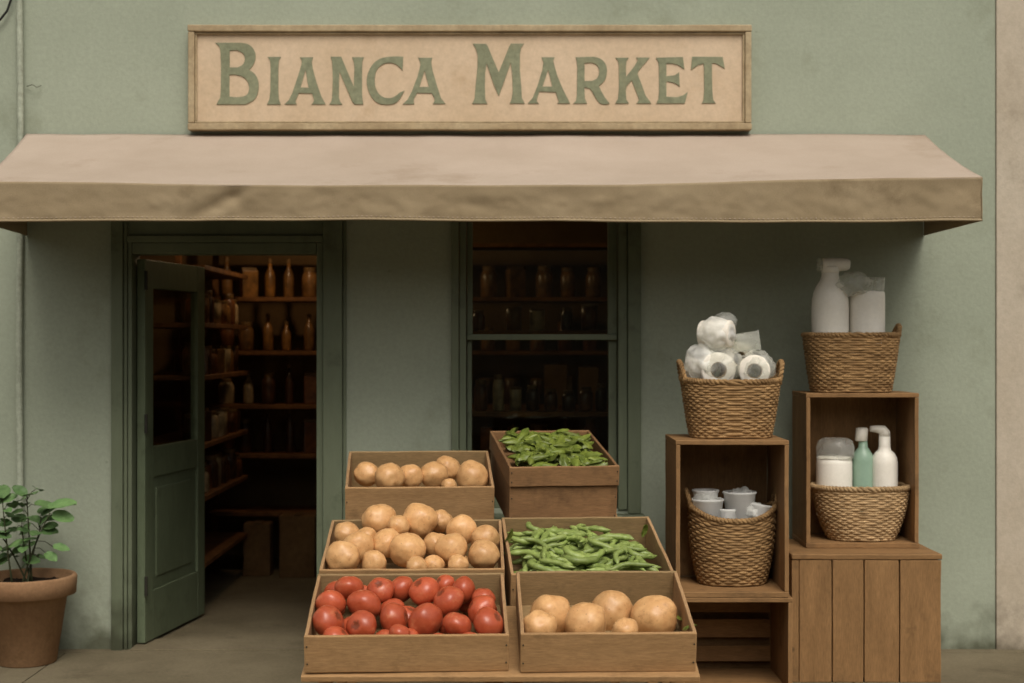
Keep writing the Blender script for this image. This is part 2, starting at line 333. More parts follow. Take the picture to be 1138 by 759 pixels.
nb = bmesh.new(); box(nb, WXR-.002, 7.5, -.012, 3.6, -.05, 5.6, bev=.006)
tagp(obj('neighbouring_wall', nb, M_side), 'beige stucco wall of the next building at the right edge of the photo', 'wall')

# door frame (trim, jambs, head) and leaf
fr = empty('door_frame', (0,0,0)); fr.parent = shop
def tboard(name, x0, x1, y0, y1, z0, z1, parent, m=M_trim, bev=.006):
    return obj(name, BX(x0, x1, y0, y1, z0, z1, bev=bev, wob=.0008, cuts=20), m, parent)
b = bmesh.new()
box(b, X(125), X(138), -.032, .02, -.004, 2.62, bev=.006); box(b, X(138)+.002, X(142), -.018, .022, -.004, 2.62, bev=.004)
box(b, X(142)+.002, X(147), -.008, .16, -.004, Z(268), bev=.004)
box(b, X(359)+.002, X(381), -.030, .02, -.004, 2.62, bev=.006); box(b, X(352), X(359), -.010, .16, -.004, Z(270), bev=.004)
box(b, X(381)+.002, X(385), -.012, .01, -.004, 2.62, bev=.003)
box(b, X(147)+.002, X(352)-.002, -.010, .16, Z(282), Z(270), bev=.004)
box(b, X(142)+.002, X(359), -.024, .05, Z(270)+.002, Z(262), bev=.004)
box(b, X(142)+.002, X(359), -.004, .04, Z(262)+.002, 2.6, bev=.004)
bpy.data.objects.remove(fr)
fr = obj('door_frame', b, M_trim, shop)
b = bmesh.new(); box(b, X(147), X(352), -.05, .22, -.004, .012, bev=.004); obj('door_sill', b, M_conc, shop)
# leaf, hinged at left, swung inwards: local x along the leaf, y thickness, z up
LW, LH, LT = .86, Z(285)-.03, .045
ang = math.radians(81)
door = empty('door', (X(158), .06, .02)); door.parent = shop; door.rotation_euler = (0, 0, ang)
b = bmesh.new(); st = .11
for a in ((0, st, 0, LH), (LW-st, LW, 0, LH)): box(b, a[0], a[1], 0, LT, a[2], a[3], bev=.004)
for z0, z1 in ((0, .26), (.86, 1.02), (LH-.15, LH)): box(b, st+.001, LW-st-.001, .001, LT-.001, z0, z1, bev=.003)
obj('door_leaf', b, M_door, door)
b = bmesh.new(); box(b, st+.002, LW-st-.002, .014, .030, .262, .858, bev=.0); box(b, st+.06, LW-st-.06, .008, .036, .32, .80, bev=.008); obj('door_panel', b, M_door, door)
obj('pane', BX(st+.002, LW-st-.002, .019, .025, 1.022, LH-.152, bev=0), G_door, door)
b = bmesh.new()
for z in (.25, 1.1, 1.85): tube(b, [(-.006,-.008,z), (-.006,-.008,z+.1)], .009)
obj('hinge', b, M_metal, door)

# window: sash frames and panes
b = bmesh.new(); zt = wz1-.01; zb = wz0
box(b, X(502), X(510), -.03, .02, zb-.02, zt, bev=.005); box(b, X(510)+.002, X(518), -.012, .12, zb, zt, bev=.004)
box(b, X(697)+.002, X(712), -.032, .02, zb-.02, zt, bev=.005); box(b, X(687), X(697), -.014, .12, zb, zt, bev=.004)
box(b, X(518)+.002, X(687)-.002, -.01, .12, zt-.06, zt, bev=.003)
wf = obj('window', b, M_trim, shop)
b = bmesh.new(); box(b, X(498), X(716), -.075, .11, zb-.055, zb-.022, bev=.008); obj('sill', b, M_trim, wf)
zr = Z(374)
b = bmesh.new()
for x0, x1 in ((X(518)+.004, X(525)), (X(676), X(687)-.004)):
    box(b, x0, x1, .03, .07, zr+.012, zt-.062, bev=.003)
box(b, X(518)+.004, X(687)-.004, .012, .072, zr-.018, zr+.012, bev=.004)
obj('upper_sash', b, M_trim, wf)
b = bmesh.new()
for x0, x1 in ((X(518)+.004, X(524)), (X(677), X(687)-.004)): box(b, x0, x1, .052, .092, zb, zr-.02, bev=.003)
box(b, X(524)+.002, X(677)-.002, .052, .092, zb, zb+.07, bev=.003)
obj('lower_sash', b, M_trim, wf)
obj('pane', BX(X(525)+.001, X(676)-.001, .048, .053, zr+.014, zt-.062, bev=0), G_win, wf)
obj('pane', BX(X(524)+.001, X(677)-.001, .070, .075, zb+.072, zr-.02, bev=0), G_win, wf)

# pipe and cable on the wall
cb = bmesh.new()
pts = [(X(24.5)+.004*math.sin(z*3), -.034, z) for z in [(-.0)+i*.2 for i in range(27)]]
tube(cb, pts, .017, 12)
pipe = obj('drain_pipe', cb, M_pipe, smooth=True); tagp(pipe, 'thin painted vertical pipe fixed to the green wall at far left', 'pipe')
cb = bmesh.new(); tube(cb, [P(13,-30,7.57), P(12,0,7.57), P(8,12,7.57), P(0,22,7.57), P(-14,32,7.57), P(-60,50,7.57)], .006, 6)
tagp(obj('cable', cb, M_cable, smooth=True), 'dark cable looping over the wall at the top left corner', 'cable')
cb = bmesh.new(); tube(cb, [P(30,96,7.585), P(36,94,7.56), P(41,97,7.57), P(46,95,7.585)], .0022, 6)
tagp(obj('wire_stub', cb, M_stubm, smooth=True), 'short stub of wire sticking out beside the pipe above the awning', 'wire')

# ------------------------------------------------------------------ sign
sgd = 7.52
sign = empty('shop_sign', P(522, 86, D-.0), 'long cream sign board with green lettering above the awning', 'sign')
sw, sh = (836-208)*sgd/F, (144-27)*sgd/F; fw = 7.5*sgd/F
sb = P(522, 85.5, sgd); yo = 0
so = sign.location; so.y = 0; so.z = sb.z; so.x = sb.x; sign.location = so
obj('board', BX(-sw/2+fw*.6, sw/2-fw*.6, -.045, -.004, -sh/2+fw*.6, sh/2-fw*.6, bev=0), M_board, sign)
b = bmesh.new()
for s in (-1, 1):
    z0, z1 = sorted((s*sh/2, s*(sh/2-fw))); box(b, -sw/2, sw/2, -.075, -.003, z0, z1, bev=.007, seg=3, wob=.0012, cuts=40)
    z0, z1 = sorted((s*(sh/2-fw-.002), s*(sh/2-fw-.012))); box(b, -sw/2+fw, sw/2-fw, -.060, -.046, z0, z1, bev=.003)
    x0, x1 = sorted((s*(sw/2-.002), s*(sw/2-fw))); box(b, x0, x1, -.073, -.004, -sh/2+fw+.001, sh/2-fw-.001, bev=.007, seg=3)
    x0, x1 = sorted((s*(sw/2-fw-.001), s*(sw/2-fw-.011))); box(b, x0, x1, -.060, -.046, -sh/2+fw+.013, sh/2-fw-.013, bev=.003)
obj('frame', b, M_frame, sign)
c = 'c'
LET = [
 (230, [[(72,95),(285,95),(360,108,c),(405,165,c),(412,225,c),(385,290,c),(352,322),(405,355,c),(435,420,c),(435,500,c),(405,575,c),(325,613),(82,613),(97,582),(112,560),(118,500),(120,300),(115,160),(105,125)],
        [(190,158),(250,156),(305,175,c),(325,225,c),(308,280,c),(260,303),(190,303)], [(188,362),(240,362),(310,378,c),(350,425,c),(360,490,c),(335,545,c),(250,555),(188,550)]]),
 (230, [[(515,215),(622,215),(606,240),(600,300),(600,500),(606,575),(620,613),(508,613),(526,575),(536,500),(538,300),(534,245)]]),
 (230, [[(785,218),(893,218),(882,255),(890,310),(925,440),(965,550),(998,612),(885,612),(905,585),(900,560),(885,520),(775,517),(750,570),(745,590),(755,612),(655,612),(690,580),(720,520),(770,370),(800,270),(800,240)], [(832,315),(858,475),(787,472)]]),
 (360, [[(58,213),(145,213),(160,250),(253,470),(258,300),(252,250),(238,217),(335,217),(322,250),(320,320),(320,540),(330,612),(260,612),(240,590),(130,330),(126,400),(125,560),(135,590),(152,613),(48,613),(62,590),(70,560),(76,400),(70,250)]]),
 (360, [[(667,213),(560,210,c),(465,228,c),(400,285,c),(362,375,c),(363,465,c),(400,555,c),(460,610,c),(540,616,c),(605,605,c),(640,565),(677,500),(640,515),(600,550,c),(540,567,c),(475,545,c),(432,480,c),(425,400,c),(440,320,c),(490,272,c),(560,258,c),(620,278,c),(662,325)]]),
 (360, [[(797,222),(912,222),(902,255),(915,330),(950,450),(985,560),(1022,608),(920,608),(935,585),(932,560),(910,518),(785,516),(757,565),(755,590),(760,610),(668,610),(705,575),(740,510),(790,380),(815,280),(812,250)], [(848,325),(888,468),(803,468)]]),
 (515, [[(82,103),(190,105),(205,125),(240,210),(298,345),(350,220),(385,130),(402,103),(508,103),(485,135),(475,190),(475,330),(487,470),(492,560),(515,605),(392,605),(408,570),(418,500),(412,350),(400,255),(350,400),(298,540),(255,440),(195,262),(182,350),(180,450),(183,570),(200,607),(75,607),(95,570),(105,450),(120,300),(122,200),(105,140)]]),
 (515, [[(662,218),(768,218),(755,245),(790,370),(840,490),(898,605),(795,605),(808,590),(800,570),(780,510),(640,503),(620,560),(618,590),(632,605),(545,605),(585,560),(625,460),(665,330),(677,260)], [(715,315),(752,465),(665,465)]]),
 (660, [[(-152,218),(0,213),(65,230,c),(105,280,c),(112,350,c),(90,420,c),(40,455),(60,500),(95,560),(130,605),(100,613),(60,610,c),(35,590,c),(0,530),(-25,480,c),(-80,468),(-80,520),(-75,570),(-60,605),(-170,605),(-150,585),(-142,540),(-138,300),(-145,240)], [(-80,265),(-20,260),(35,280,c),(50,340,c),(30,400,c),(-15,417),(-80,418)]]),
 (660, [[(185,222),(292,222),(273,250),(270,300),(270,385),(345,290),(372,240),(360,220),(467,220),(440,255),(372,335),(368,360),(400,440),(435,540),(482,605),(362,605),(382,580),(375,550),(320,408),(275,460),(268,500),(272,570),(292,605),(182,605),(205,565),(213,480),(212,290),(205,245)]]),
 (660, [[(525,222),(750,215),(762,315),(745,305),(715,280,c),(660,268),(610,268),(610,378),(680,370),(718,345),(722,460),(690,435,c),(640,422),(610,420),(610,550),(700,555),(750,540),(790,512),(765,605),(528,605),(545,570),(552,500),(550,300),(545,255)]]),
 (660, [[(830,213),(1085,215),(1102,308),(1070,290),(1030,268),(995,265),(995,400),(998,500),(1005,575),(1025,603),(912,603),(925,580),(932,500),(930,300),(925,268),(880,280),(850,300),(820,322)]]),
]
def smooth_poly(pts):
    pts = [(p[0], p[1], len(p) > 2) for p in pts]
    for _ in range(2):
        out = []; n = len(pts)
        for i, p in enumerate(pts):
            if not p[2]: out.append(p); continue
            a, q = pts[i-1], pts[(i+1) % n]
            out.append((p[0]*.75+a[0]*.25, p[1]*.75+a[1]*.25, True)); out.append((p[0]*.75+q[0]*.25, p[1]*.75+q[1]*.25, True))
        pts = out
    return pts
for x0, polys in LET:
    cu = bpy.data.curves.new('letter', 'CURVE'); cu.dimensions = '2D'; cu.fill_mode = 'BOTH'; cu.extrude = .0016; cu.bevel_depth = .0008; cu.bevel_resolution = 1
    for poly in polys:
        q = smooth_poly(poly); s = cu.splines.new('POLY'); s.points.add(len(q)-1); s.use_cyclic_u = True
        for i, (x, y, _) in enumerate(q):
            wp = P(x0+x/7.587, 35+y/7.587, sgd+.03); s.points[i].co = (wp.x-sign.location.x, wp.z-sign.location.z, 0, 1)
    to = bpy.data.objects.new('tmp', cu); C.objects.link(to); bpy.context.view_layer.update()
    me = bpy.data.meshes.new_from_object(to.evaluated_get(bpy.context.evaluated_depsgraph_get())); bpy.data.objects.remove(to)
    me.name = 'letter'; me.materials.clear(); me.materials.append(M_letter)
    o = bpy.data.objects.new('letter', me); C.objects.link(o); o.parent = sign; o.rotation_euler = (math.radians(90), 0, 0); o.location = (0, -.0475, 0)

# ------------------------------------------------------------------ awning
dA = 6.655; yA = -D+dA
AXL, AXR = (-24-569)*dA/F, (1092-569)*dA/F
WL, WR = X(30), X(1027)
aw = empty('awning', (0,0,0), 'sloping beige canvas awning with plain valance over the shop front', 'awning')
ZT = Z(149.5)
def zfront(x):
    t = (x-AXL)/(AXR-AXL)
    return Z(206.5, dA)+.043*max(0,(t-.5)*2)**1.3+.018*max(0, (.5-t)*2)**1.5+.003*math.sin(t*17)+.002*noise.noise(Vector((x*3,0,0)))
NX, NS = 220, 26
b = bmesh.new(); G = []
for i in range(NX+1):
    t = i/NX; col_ = []
    xt, xf = WL+(WR-WL)*t, AXL+(AXR-AXL)*t
    for j in range(NS+1):
        s = j/NS; x = xt+(xf-xt)*s; y = -.012+(yA+.012)*s; z = ZT+(zfront(xf)-ZT)*s
        sag = -.03*math.sin(math.pi*s)*(1-.4*abs(2*t-1)); z += sag+.006*noise.noise(Vector((x*2.2, y*2, 3)))+.0025*noise.noise(Vector((x*5, y*16, 7)))
        col_.append(b.verts.new((x, y, z)))
    G.append(col_)
for i in range(NX):
    for j in range(NS): b.faces.new((G[i][j], G[i+1][j], G[i+1][j+1], G[i][j+1]))
edge = [v.co.copy() for v in (r[-1] for r in G)]
def solid(o, t, off=-1):
    m = o.modifiers.new('thick', 'SOLIDIFY'); m.thickness = t; m.offset = off; return o
solid(obj('canopy', b, M_canvas, aw, smooth=True), .003)
zb_f = lambda x: Z(246.5, dA)+.008*math.sin((x-AXL)*1.1)+.012*max(0,((x-AXL)/(AXR-AXL)-.5)*2)**1.5+.006*noise.noise(Vector((x*2.3,5,0)))
rnd = random.Random(3)
folds = []
for k in range(60):
    folds.append((rnd.uniform(AXL, AXR), rnd.uniform(-.02,.2), rnd.uniform(-1.1,1.1), rnd.uniform(.03,.08), rnd.uniform(.10,.22), rnd.choice((-1,1))*rnd.uniform(.0015,.0045)))
folds += [(X(1075,dA), .08, .75, .03, .22, .016), (X(1040,dA), .07, .75, .035, .2, -.006), (X(10,dA), .09, -.5, .035, .22, .017), (X(40,dA), .06, -.6, .03, .16, -.006), (X(305,dA), .1, .2, .03, .12, .006), (X(450,dA), .1, -.5, .03, .14, .005), (X(880,dA), .12, .9, .03, .16, .005)]
def fold(x, u):
    y = .0035*noise.noise(Vector((x*11, u*20, 4)))+.002*noise.noise(Vector((x*26, u*38, 9)))
    for fx, fu, a, wdt, ln, amp in folds:
        dx_, du = x-fx, u-fu
        p = dx_*math.cos(a)+du*math.sin(a); q = -dx_*math.sin(a)+du*math.cos(a)
        if abs(q) < 3*wdt and abs(p) < 3*ln: y += amp*math.exp(-(q/wdt)**2-(p/ln)**2)
    return y
def drape(name, p0, p1, topz, botz, inward, xs_fn, n=420, m=16, hem=True):
    b = bmesh.new(); G = []
    for i in range(n+1):
        t = i/n; cl = []
        base = p0.lerp(p1, t); zt_, zb_ = topz(t), botz(t)
        for j in range(m+1):
            u = j/m; z = zt_+(zb_-zt_)*u; hgt = (zt_-z)
            off = inward*(.012*u+fold(base.x+base.y, hgt)*min(1, u*3)+.004*noise.noise(Vector((base.x*9+base.y*9, z*14, 1)))*u)
            cl.append(b.verts.new(base+off+Vector((0,0,z))))
        G.append(cl)
    for i in range(n):
        for j in range(m): b.faces.new((G[i][j], G[i+1][j], G[i+1][j+1], G[i][j+1]))
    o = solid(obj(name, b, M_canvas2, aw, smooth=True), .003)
    return [c_[-1] for c_ in [[v.co.copy() for v in cl] for cl in []]] if False else None
tf = lambda t: zfront(AXL+(AXR-AXL)*t)+.001
bf = lambda t: zb_f(AXL+(AXR-AXL)*t)
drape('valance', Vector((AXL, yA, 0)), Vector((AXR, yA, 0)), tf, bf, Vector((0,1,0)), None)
# hem of the valance: a doubled strip with stitches
b = bmesh.new(); pts = []
for i in range(421):
    t = i/420; x = AXL+(AXR-AXL)*t; u = .94
    zt_, zb_ = tf(t), bf(t); off = .012*u+fold(x+yA, (zt_-zb_)*u)+.004*noise.noise(Vector((x*9+yA*9, (zb_+.008)*14, 1)))*u
    pts.append((x, yA+off-.001, zb_+.004))
tube(b, pts, .006, 8); obj('hem', b, M_canvas2, aw, smooth=True)
b = bmesh.new()
for i in range(2, 418, 2):
    p, q = Vector(pts[i])+Vector((0,-.004,.013)), Vector(pts[i+1])+Vector((0,-.004,.013)); tube(b, [p, p.lerp(q, .8)], .0016, 5)
st = obj('stitching', b, M_canvas, aw)
for xw, xf, nm in ((WL, AXL, 'side_panel'), (WR, AXR, 'side_panel')):
    b = bmesh.new(); n_s = 40; G = []
    for i in range(n_s+1):
        s = i/n_s; x = xw+(xf-xw)*s; y = -.004+(yA+.006)*s
        zt_ = ZT+(zfront(xf)-ZT)*s-.03*math.sin(math.pi*s)*.6-.004; zb_ = Z(262)+(zb_f(xf)-Z(262))*s
        G.append([b.verts.new((x+.004*noise.noise(Vector((y*8, j, 2))), y, zt_+(zb_-zt_)*j/8)) for j in range(9)])
    for i in range(n_s):
        for j in range(8): b.faces.new((G[i][j], G[i+1][j], G[i+1][j+1], G[i][j+1]))
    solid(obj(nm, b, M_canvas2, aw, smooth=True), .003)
b = bmesh.new(); tube(b, [(AXL+.03, yA+.05, Z(211,dA)), (AXR-.03, yA+.05, Z(208,dA))], .014, 10)
for x in (AXL+.25, -1.2, .35, AXR-.25):
    tube(b, [(x, yA+.05, Z(211,dA)), (x*.93, -.01, Z(222))], .010, 8)
tube(b, [(WL, -.015, ZT-.02), (WR, -.015, ZT-.02)], .011, 8)
obj('frame', b, M_metal, aw, smooth=True)

# ------------------------------------------------------------------ inside the shop
def shelf_unit(name, x0, x1, y0, y1, zs_, top, label, posts, back=None):
    o = empty(name, ((x0+x1)/2, (y0+y1)/2, .003), label, 'shelf'); cx, cy = (x0+x1)/2, (y0+y1)/2
    for z in zs_:
        obj('shelf_board', BX(x0-cx, x1-cx, y0-cy, y1-cy, z-.028-.003, z-.003, bev=.003), M_ishelf, o)
    for px_, py_ in posts:
        obj('post', BX(px_-cx-.02, px_-cx+.02, py_-cy-.02, py_-cy+.02, 0, top, bev=.003), M_ishelf, o)
    return o
ZB = [2.28, 1.907, 1.535, 1.162, .82, .42]
shelf_unit('wall_shelf', -2.1, 2.2, 2.52, 2.9, ZB, 2.5, 'long brown shelf rack against the back wall inside the shop', [(-2.13,2.92),(-1.0,2.93),(.95,2.93),(2.23,2.92)])
ZL = [2.05, 1.71, 1.40, 1.0, .69, .3]
shelf_unit('side_shelf', -2.25, -1.80, .98, 2.38, ZL, 2.3, 'narrow brown shelf rack along the left wall behind the open door', [(-2.27,1.0),(-2.27,2.36)])
shelf_unit('display_shelf', -.62, 1.1, .62, .92, [1.662, 1.205, .72], 1.9, 'brown display shelf standing just behind the window glass', [(-.645,.77),(1.125,.77)])
def jar_proto(r, h, m, kind='jar'):
    o = empty({'jar':'jar','can':'canister','bottle':'bottle','packet':'packet'}[kind])
    b = bmesh.new()
    if kind == 'jar': lathe(b, [(r*.9,0),(r,.01),(r,h*.68),(r*.88,h*.78),(r*.72,h*.84),(r*.72,h*.9)], 20)
    elif kind == 'bottle': lathe(b, [(r*.6,0),(r*.66,.01),(r*.66,h*.55),(r*.5,h*.66),(r*.24,h*.76),(r*.22,h*.9)], 20)
    elif kind == 'packet': box(b, -r, r, -r*.7, r*.7, 0, h*.9, bev=.006)
    else: lathe(b, [(r,0),(r,h*.9),(r*.96,h*.91)], 20)
    obj('body', b, m, o, smooth=kind != 'packet')
    b = bmesh.new()
    if kind == 'bottle': lathe(b, [(r*.27,h*.88),(r*.27,h*.98),(r*.2,h)], 16)
    elif kind == 'packet': box(b, -r*.96, r*.96, -r*.12, r*.12, h*.9+.001, h, bev=.002)
    else: lathe(b, [(r*.76,h*.86),(r*.78,h*.98),(r*.74,h)] if kind == 'jar' else [(r*1.03,h*.9),(r*1.03,h),(r*.9,h*1.01)], 20)
    obj('flap' if kind == 'packet' else 'lid', b, M_lid, o)
    return o
protos = {}
NAMEJ = {0:'amber', 1:'honey coloured', 2:'dark', 3:'pale', 4:'brown'}
KN = {'jar':'jar','can':'canister','bottle':'bottle','packet':'packet'}
def put_jar(x, y, z, r, h, mi, kind, label, group):
    key = (round(r,3), round(h,3), mi, kind)
    if key not in protos: protos[key] = jar_proto(r, h, J[mi], kind); o = protos[key]
    else: o = copy_tree(protos[key])
    o.location = (x, y, z+.001); o.rotation_euler = (0, 0, random.random()*6)
    o['label'] = label; o['category'] = KN[kind]; o['group'] = group
rj = random.Random(11)
def row(x0, x1, y, z, step, sizes, cols, where, group, kind='jar'):
    x = x0; k = 0
    while x < x1:
        r, h = rj.choice(sizes); mi = rj.choice(cols); kind = rj.choice(('jar','jar','can','bottle','packet'))
        if kind == 'bottle': h *= 1.3
        put_jar(x, y+rj.uniform(-.02,.02), z, r, h, mi, kind, '%s %s on the %s, %s from the left' % (NAMEJ[mi], KN[kind], where, ordinal(k)), group); k += 1
        x += step*rj.uniform(.95, 1.25)
shn = {0:'topmost back shelf', 1:'second back shelf', 2:'third back shelf', 3:'fourth back shelf', 4:'fifth back shelf'}
for i, (z, cols, sizes) in enumerate(((1.907, [0,0,1], [(.055,.21),(.06,.22)]), (1.535, [0,1,4], [(.055,.2),(.06,.23),(.05,.16)]), (1.162, [2,4,3], [(.055,.18),(.05,.22)]), (.82, [2,4], [(.06,.2),(.05,.24)]))):
    row(-2.0, -1.25, 2.66, z, .13, sizes, cols, shn[i+1]+' behind the doorway', 'goods on the back shelves')
    row(-.35, .85, 2.66, z, .17, sizes, [c_ for c_ in cols if c_] or [1], shn[i+1]+' behind the window', 'goods on the back shelves behind the window')
# side shelf jars (rows run in depth)
for i, z in enumerate(ZL[1:5]):
    y = 1.06; k = 0
    while y < 2.32:
        r, h = rj.choice([(.05,.17),(.055,.2),(.06,.15)]); mi = rj.choice([1,4,2,3,4]); kd = rj.choice(('jar','jar','can','packet'))
        put_jar(-1.88+rj.uniform(-.02,.01), y, z, r, h, mi, kd, '%s %s on the side shelf, board %s, %s from the door' % (NAMEJ[mi], KN[kd], ['two','three','four','five'][i], ordinal(k)), 'goods on the side shelves')
        k += 1; y += rj.uniform(.125,.16)
# window display
def pxjar(px, py, wpx, hpx, y, mi, kind, label, zz):
    d = D+y; put_jar(X(px, d), y, zz, wpx*d/F/2, hpx*d/F, mi, kind, label, 'goods in the window display')
for px, wd, hh, mi, kd, lb in ((532,14,22,4,'jar','small brown jar at left end of the upper window shelf'), (571,17,26,1,'can','orange brown canister on the upper window shelf, second from left'), (597,17,24,3,'can','pale brown canister on the upper window shelf, middle'), (630,13,25,2,'jar','dark jar on the upper window shelf beside the pale canister'), (655,18,28,4,'can','tall brown canister at right end of the upper window shelf')):
    pxjar(px, 0, wd, hh, .72, mi, kd, lb, 1.663)
for px, wd, hh, mi, kd, lb in ((534,15,34,4,'jar','tall brown jar at left end of the lower window shelf'), (554,13,40,3,'jar','tall pale bottle-like jar on the lower window shelf'), (573,13,26,3,'can','short pale canister on the lower window shelf'), (592,15,28,2,'jar','dark jar in the middle of the lower window shelf'), (612,15,24,4,'jar','short brown jar on the lower window shelf right of middle'), (632,15,22,2,'jar','short dark jar on the lower window shelf'), (651,16,26,4,'jar','brown jar near the right end of the lower window shelf'), (668,13,30,2,'jar','dark jar at right end of the lower window shelf')):
    pxjar(px, 0, wd, hh, .74, mi, kd, lb, 1.206)
def carton(x0, x1, y0, y1, z0, z1, label):
    o = empty('cardboard_box', ((x0+x1)/2, (y0+y1)/2, z0), label, 'box', 'cardboard boxes inside the shop'); w2, d2 = (x1-x0)/2, (y1-y0)/2
    obj('carton', BX(-w2, w2, -d2, d2, 0, z1-z0, bev=.006, wob=.004), M_carton, o); obj('tape', BX(-.025, .025, -d2-.001, d2, z1-z0+.004, z1-z0+.006, bev=0), M_lid, o)
carton(X(313,10), X(352,10), 2.3, 2.5, .003, .42, 'large cardboard box on the floor by the right of the doorway')
carton(X(280,10.3), X(309,10.3), 2.35, 2.5, .003, .36, 'smaller cardboard box on the floor at the left of the big box')
carton(X(606,9.9), X(632,9.9), 2.56, 2.8, 1.163, 1.44, 'square carton on the back shelf right of middle in the window')
carton(X(645,9.9), X(668,9.9), 2.56, 2.8, 1.163, 1.42, 'square carton on the back shelf at the right in the window')
for lx, ly, pw in ((-1.45, 1.9, 9.0), (.45, 1.35, 1.7), (-1.75, .62, 1.8)):  # the lamp by the door is added, unseen, to light its pane
    lo = empty('pendant_lamp', (lx, ly, 2.948), 'small dark pendant lamp hanging inside the shop %s' % ('near the window' if lx > 0 else 'just behind the open door' if ly < 1 else 'before the back shelves'), 'lamp', 'pendant lamps inside the shop')
    b = bmesh.new(); tube(b, [(0,0,0),(0,0,-.3)], .004, 6); obj('cord', b, M_cable, lo)
    b = bmesh.new(); lathe(b, [(.02,-.28),(.03,-.3),(.11,-.38),(.105,-.38),(.026,-.305),(.016,-.285)], 24, cap=False); obj('lamp_shade', b, M_lampshade, lo, smooth=True)
    L = bpy.data.lights.new('bulb', 'POINT'); L.energy = pw; L.color = (1, .68, .38); L.shadow_soft_size = .03
    q = bpy.data.objects.new('bulb', L); C.objects.link(q); q.parent = lo; q.location = (0, 0, -.40)

# ------------------------------------------------------------------ produce crates
def crate_frame(fl, fr_, bl, br, d0, d1, pbot):
    """axes of a crate from its front rim corners, back rim corners, distances and the photo height of its foot"""
    pf = P((fl[0]+fr_[0])/2, (fl[1]+fr_[1])/2, d0); pb = P((bl[0]+br[0])/2, (bl[1]+br[1])/2, d1)
    yv = (pb-pf); dep = yv.length; yv.normalize(); xv = yv.cross(Vector((0,0,1))).normalized(); zv = xv.cross(yv)
    wdt = (fr_[0]-fl[0])*d0/F; h = (pbot-(fl[1]+fr_[1])/2)*d0/F/zv.z
    Mx = Matrix((xv, yv, zv)).transposed().to_4x4(); org = pf-zv*h; Mx.translation = org
    return Mx, wdt, dep, h
def crate(label, Mx, wd, dep, h, group, floor=.0, mx=None, my=None, min_=None, T=.013):
    mx, my, min_ = mx or WX, my or WY, min_ or WIN
    o = empty('produce_crate', (0,0,0), label, 'crate', group); o.matrix_world = Mx
    hw = wd/2
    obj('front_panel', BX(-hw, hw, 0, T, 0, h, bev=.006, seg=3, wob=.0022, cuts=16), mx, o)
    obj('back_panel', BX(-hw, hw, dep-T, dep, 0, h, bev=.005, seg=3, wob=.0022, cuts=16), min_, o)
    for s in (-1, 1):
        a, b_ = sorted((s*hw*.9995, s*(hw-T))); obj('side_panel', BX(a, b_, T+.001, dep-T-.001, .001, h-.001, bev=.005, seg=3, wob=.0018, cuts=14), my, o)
    for sx in (-1, 1):
        for zz in (.25, .72):
            nb_ = bmesh.new(); lathe(nb_, [(0,-.0012),(.0028,-.001),(.0028,.002)], 10); bmesh.ops.rotate(nb_, cent=(0,0,0), matrix=Matrix.Rotation(math.radians(90), 3, 'X'), verts=nb_.verts)
            bmesh.ops.translate(nb_, vec=(sx*(hw-.010+.001*zz), -.0012, h*zz), verts=nb_.verts); obj('nail', nb_, M_metal, o)
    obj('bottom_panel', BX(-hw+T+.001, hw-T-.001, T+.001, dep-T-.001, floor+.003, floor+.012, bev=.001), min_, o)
    return o
CR = {}
def mk(key, label, group, fl, fr_, bl, br, d0, d1, pbot, **k):
    Mx, wd, dep, h = crate_frame(fl, fr_, bl, br, d0, d1, pbot); o = crate(label, Mx, wd, dep, h, group, **k); CR[key] = (Mx, wd, dep, h, d0, d1, o)
GL = 'crates of the stepped produce stand'
mk('tom', 'light wooden crate of red tomatoes at the front left', GL, (338,706.5), (566,706), (357,637), (556,637), 5.0, 5.53, 749.5)
mk('pot', 'wooden crate heaped with potatoes between tomatoes and back crate', GL, (355,632), (561,634), (371,577), (555,577), 5.6, 6.13, 690)
mk('potb', 'highest left wooden crate with a single layer of potatoes', GL, (383.5,541), (550,542), (388,501), (543,501), 6.45, 6.95, 600)
mk('potr', 'wooden crate with a few large potatoes at the front right', GL, (578.5,704), (775.5,704), (578,634), (748,634), 5.0, 5.5, 750)
mk('bean', 'wooden crate of green beans above the front right potatoes', GL, (567.5,638), (751,636), (558,575.5), (721,573), 5.62, 6.25, 700)
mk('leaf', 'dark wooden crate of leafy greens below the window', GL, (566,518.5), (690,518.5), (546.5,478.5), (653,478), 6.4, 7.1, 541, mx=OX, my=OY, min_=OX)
# plain crate under the leafy greens
Mx, wd, dep, h, d0, d1, o = CR['leaf']
M2 = Mx.copy(); M2.translation = Mx.translation-Mx.to_3x3()@Vector((0,-.012,.185))
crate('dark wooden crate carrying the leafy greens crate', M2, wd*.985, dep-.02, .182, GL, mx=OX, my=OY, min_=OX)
# stepped stand under the crates
stand = empty('display_stand', (0, -D+5.6, 0), 'stepped wooden stand carrying the produce crates', 'stand')
so_ = stand.location
def on_stand(px0, px1, key, lip=.02, back=0.):
    Mx, wd, dep, h, d0, d1, o = CR[key]
    return Mx
def slope_board(x0, x1, Mx, dep, name='shelf'):
    b = bmesh.new(); loc = Mx.translation
    box(b, x0, x1, -.022, dep+.02, -.026, -.004, bev=.004, seg=2, wob=.001)
    R3 = Mx.to_3x3().to_4x4(); pit = math.asin(max(-1, min(1, Mx.to_3x3().col[1].z)))
    bmesh.ops.transform(b, matrix=Matrix.Rotation(pit, 4, 'X'), verts=b.verts)
    bmesh.ops.translate(b, vec=Vector((0, loc.y, loc.z))-so_, verts=b.verts)
    return obj(name, b, WX, stand), pit
xl, xr = X(332.5, 4.98), X(779.5, 4.98)
slope_board(xl, xr, CR['tom'][0], CR['tom'][2])
mt = CR['tom'][0].translation
